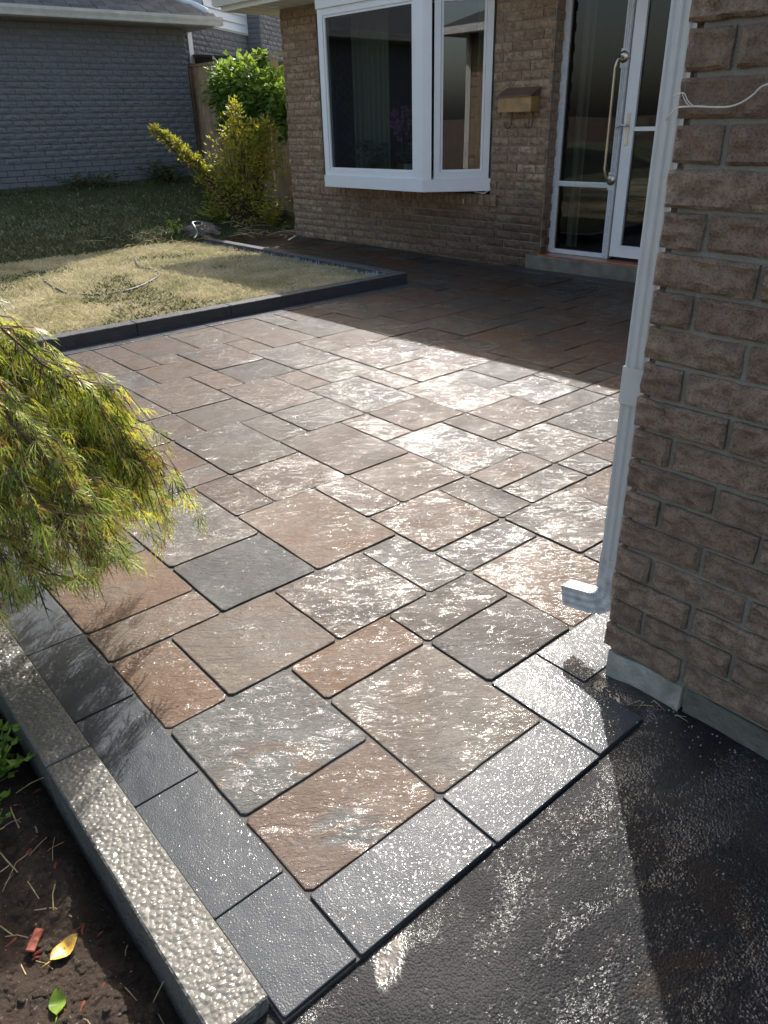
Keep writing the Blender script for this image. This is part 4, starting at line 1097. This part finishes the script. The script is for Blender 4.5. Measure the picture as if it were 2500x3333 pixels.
# hoses
def on_lawn(P, r): return [(a, b, lawn_z(a, b)+r+dz) for a, b, dz in P]
h = MB().tube(spline(on_lawn([(10.2, 37.6, .03), (9.75, 35.5, .03), (9.55, 33.5, .1), (9.7, 32.6, .04), (10.6, 31.4, .03), (11.6, 31.0, .03), (12.7, 31.3, .03), (13.8, 32.2, .03), (14.6, 33.2, .03), (15.3, 34.9, .03), (15.3, 37.0, .03), (15.9, 38.8, .08), (16.4, 40.0, .05)], .13), 5), .06, 7)
tag(h.build('soaker_hose', M_hose, smooth=True), 'dark grey hose lying in a loop on the dry lawn', 'hose')
h = MB().tube(spline([(22.9, 44.9, .45), (23.3, 45.2, .7), (23.4, 45.6, 1.1), (23.6, 46.2, 1.32), (24.2, 46.2, 1.34)], 6), .11, 8)
tag(h.build('garden_hose', M_hoseg, smooth=True), 'short pale green hose end leaning on the boulder', 'hose')

# dirt, roots and dry litter along the lawn-side of the far curb
def litter(name, label, cat, n, area, mat, Lr, wr, seed, zf, up=.05, zr=0):
    rr = random.Random(seed); m = MB()
    for _ in range(n):
        a = rr.uniform(*area[0]); b = rr.uniform(*area[1]); z = zf(a, b)+rr.uniform(0, up); t = rr.uniform(0, 3.14); L = rr.uniform(*Lr)
        p0 = Vector((a, b, z)); d = Vector((math.cos(t), math.sin(t), rr.uniform(-.1, .35))); 
        m.tube([p0, p0+d*L*.5+Vector((rr.uniform(-.1, .1), rr.uniform(-.1, .1), .05))*L, p0+d*L-Vector((0, 0, d.z*L*.8))], rr.uniform(*wr), 4)
    return tag(m.build(name, mat), label, cat, kind='stuff')
litter('dry_stalks', 'dry stalks and roots scattered along the lawn curb', 'litter', 190, ((19.8, 23.2), (33, 45.5)), M_straw, (.2, .9), (.008, .02), 1, lawn_z, .2)
litter('dry_stalks', 'long dry stalks lying over the lawn edge near the boulder', 'litter', 90, ((17, 31), (42, 48)), M_straw, (.4, 1.8), (.01, .022), 2, lawn_z, .4)
litter('soil_roots', 'thin roots and straw on the soil bed', 'litter', 170, ((-4, -1.65), (-3, 4.5)), M_straw, (.08, .6), (.003, .009), 3, soil_z, .05)
litter('mulch_chips', 'small red mulch chips on the soil bed', 'litter', 60, ((-4, -1.65), (-3, 4)), M_mulch, (.04, .14), (.005, .014), 4, soil_z, .03)
rr = random.Random(8)
m = MB()
for _ in range(260):
    a = rr.uniform(22.0, 23.25); b = rr.uniform(31, 45); s_ = rr.uniform(.04, .2)
    q = boulder(None, s_, s_, s_*.7, rr.random()*50, 4); z = lawn_z(a, b)+s_*.2; m.add([(x+a, y+b, w_+z) for x, y, w_ in q.v], q.f)
tag(m.build('soil_clods', M_soil), 'crumbly clods of soil along the inside of the lawn curb', 'soil', kind='stuff')
m = MB()
for _ in range(1500):
    a = rr.uniform(-4.4, -1.62); b = rr.uniform(-4, 5.5); s_ = rr.uniform(.012, .05)*(1.8 if rr.random() < .1 else 1)
    q = boulder(None, s_, s_, s_*.7, rr.random()*50, 4); z = soil_z(a, b)+s_*.2; m.add([(x+a, y+b, w_+z) for x, y, w_ in q.v], q.f)
tag(m.build('soil_crumbs', M_soil), 'crumbs of dark soil in the planting bed', 'soil', kind='stuff')
m = MB()
for k in range(120):
    if k < 80: a = 5.42-abs(rr.gauss(0, .28)); b = rr.uniform(-2.9, -.3); z = asph_z(a, b)
    else: a = rr.uniform(2.5, 5.3); b = rr.uniform(-5, -1.4); z = asph_z(a, b)
    s_ = rr.uniform(.005, .018); 
    if b > -1.28: z = 0
    q = boulder(None, s_, s_*.8, s_*.7, rr.random()*50, 3); m.add([(x+a, y+b, w_+z+s_*.4) for x, y, w_ in q.v], q.f)
tag(m.build('grit', M_peb), 'pale grit scattered at the foot of the brick corner', 'grit', kind='stuff')
# fallen leaves and a wood chip on the soil
def flat_leaf(name, label, cat, a, b, L, w_, rot, mat, curl=.3):
    n = 8; vs = []; fs = []
    for i in range(n+1):
        t = i/n; ww = w_*math.sin(math.pi*t)**.7*(1-.2*t)
        for k in (-1, 0, 1): vs.append(((t-.5)*L, k*ww/2, curl*L*((t-.5)**2)+abs(k)*.12*w_+.02*math.sin(9*t)))
    for i in range(n):
        for k in (0, 1): fs.append((i*3+k, i*3+k+1, i*3+k+4, i*3+k+3))
    m = MB().add(vs, fs); m.tube([(-L*.5, 0, curl*L*.25), (-L*.8, .02, .02)], .008, 4)
    o = m.build(name, mat, smooth=True); o.location = Vector((a, b, soil_z(a, b)+.05))*S; o.rotation_euler = (.15, -.1, rot); return tag(o, label, cat)
flat_leaf('fallen_leaf', 'curled yellow brown leaf lying on the soil', 'leaf', -2.18, 1.15, .34, .20, .2, M_yleaf)
flat_leaf('fallen_leaf', 'small pale green leaf lying on the soil', 'leaf', -2.45, .62, .26, .18, 1.2, M_weed)
o = MB().bbox(-.14, .14, -.05, .05, 0, .025, .01).build('wood_chip', M_mulch); o.location = Vector((-2.4, 1.45, soil_z(-2.4, 1.45)+.06))*S; o.rotation_euler = (.2, .1, .9)
tag(o, 'flat reddish brown wood chip on the soil beside the yellow leaf', 'wood chip')
# a few blades at the footing
m = MB(); rr = random.Random(3)
for _ in range(12):
    a = 5.36+rr.uniform(-.08, .06); b = -1.25+rr.uniform(-.25, .2); z = -.1; t = rr.uniform(0, 6.28); L = rr.uniform(.15, .45)
    m.tube([(a, b, z), (a+math.cos(t)*L*.3, b+math.sin(t)*L*.3, z+L*.5), (a+math.cos(t)*L*.8, b+math.sin(t)*L*.8, z+L*.45)], [.006, .005, .002], 4)
tag(m.build('grass_tuft', M_straw), 'thin grass tuft growing at the base of the footing', 'grass tuft')
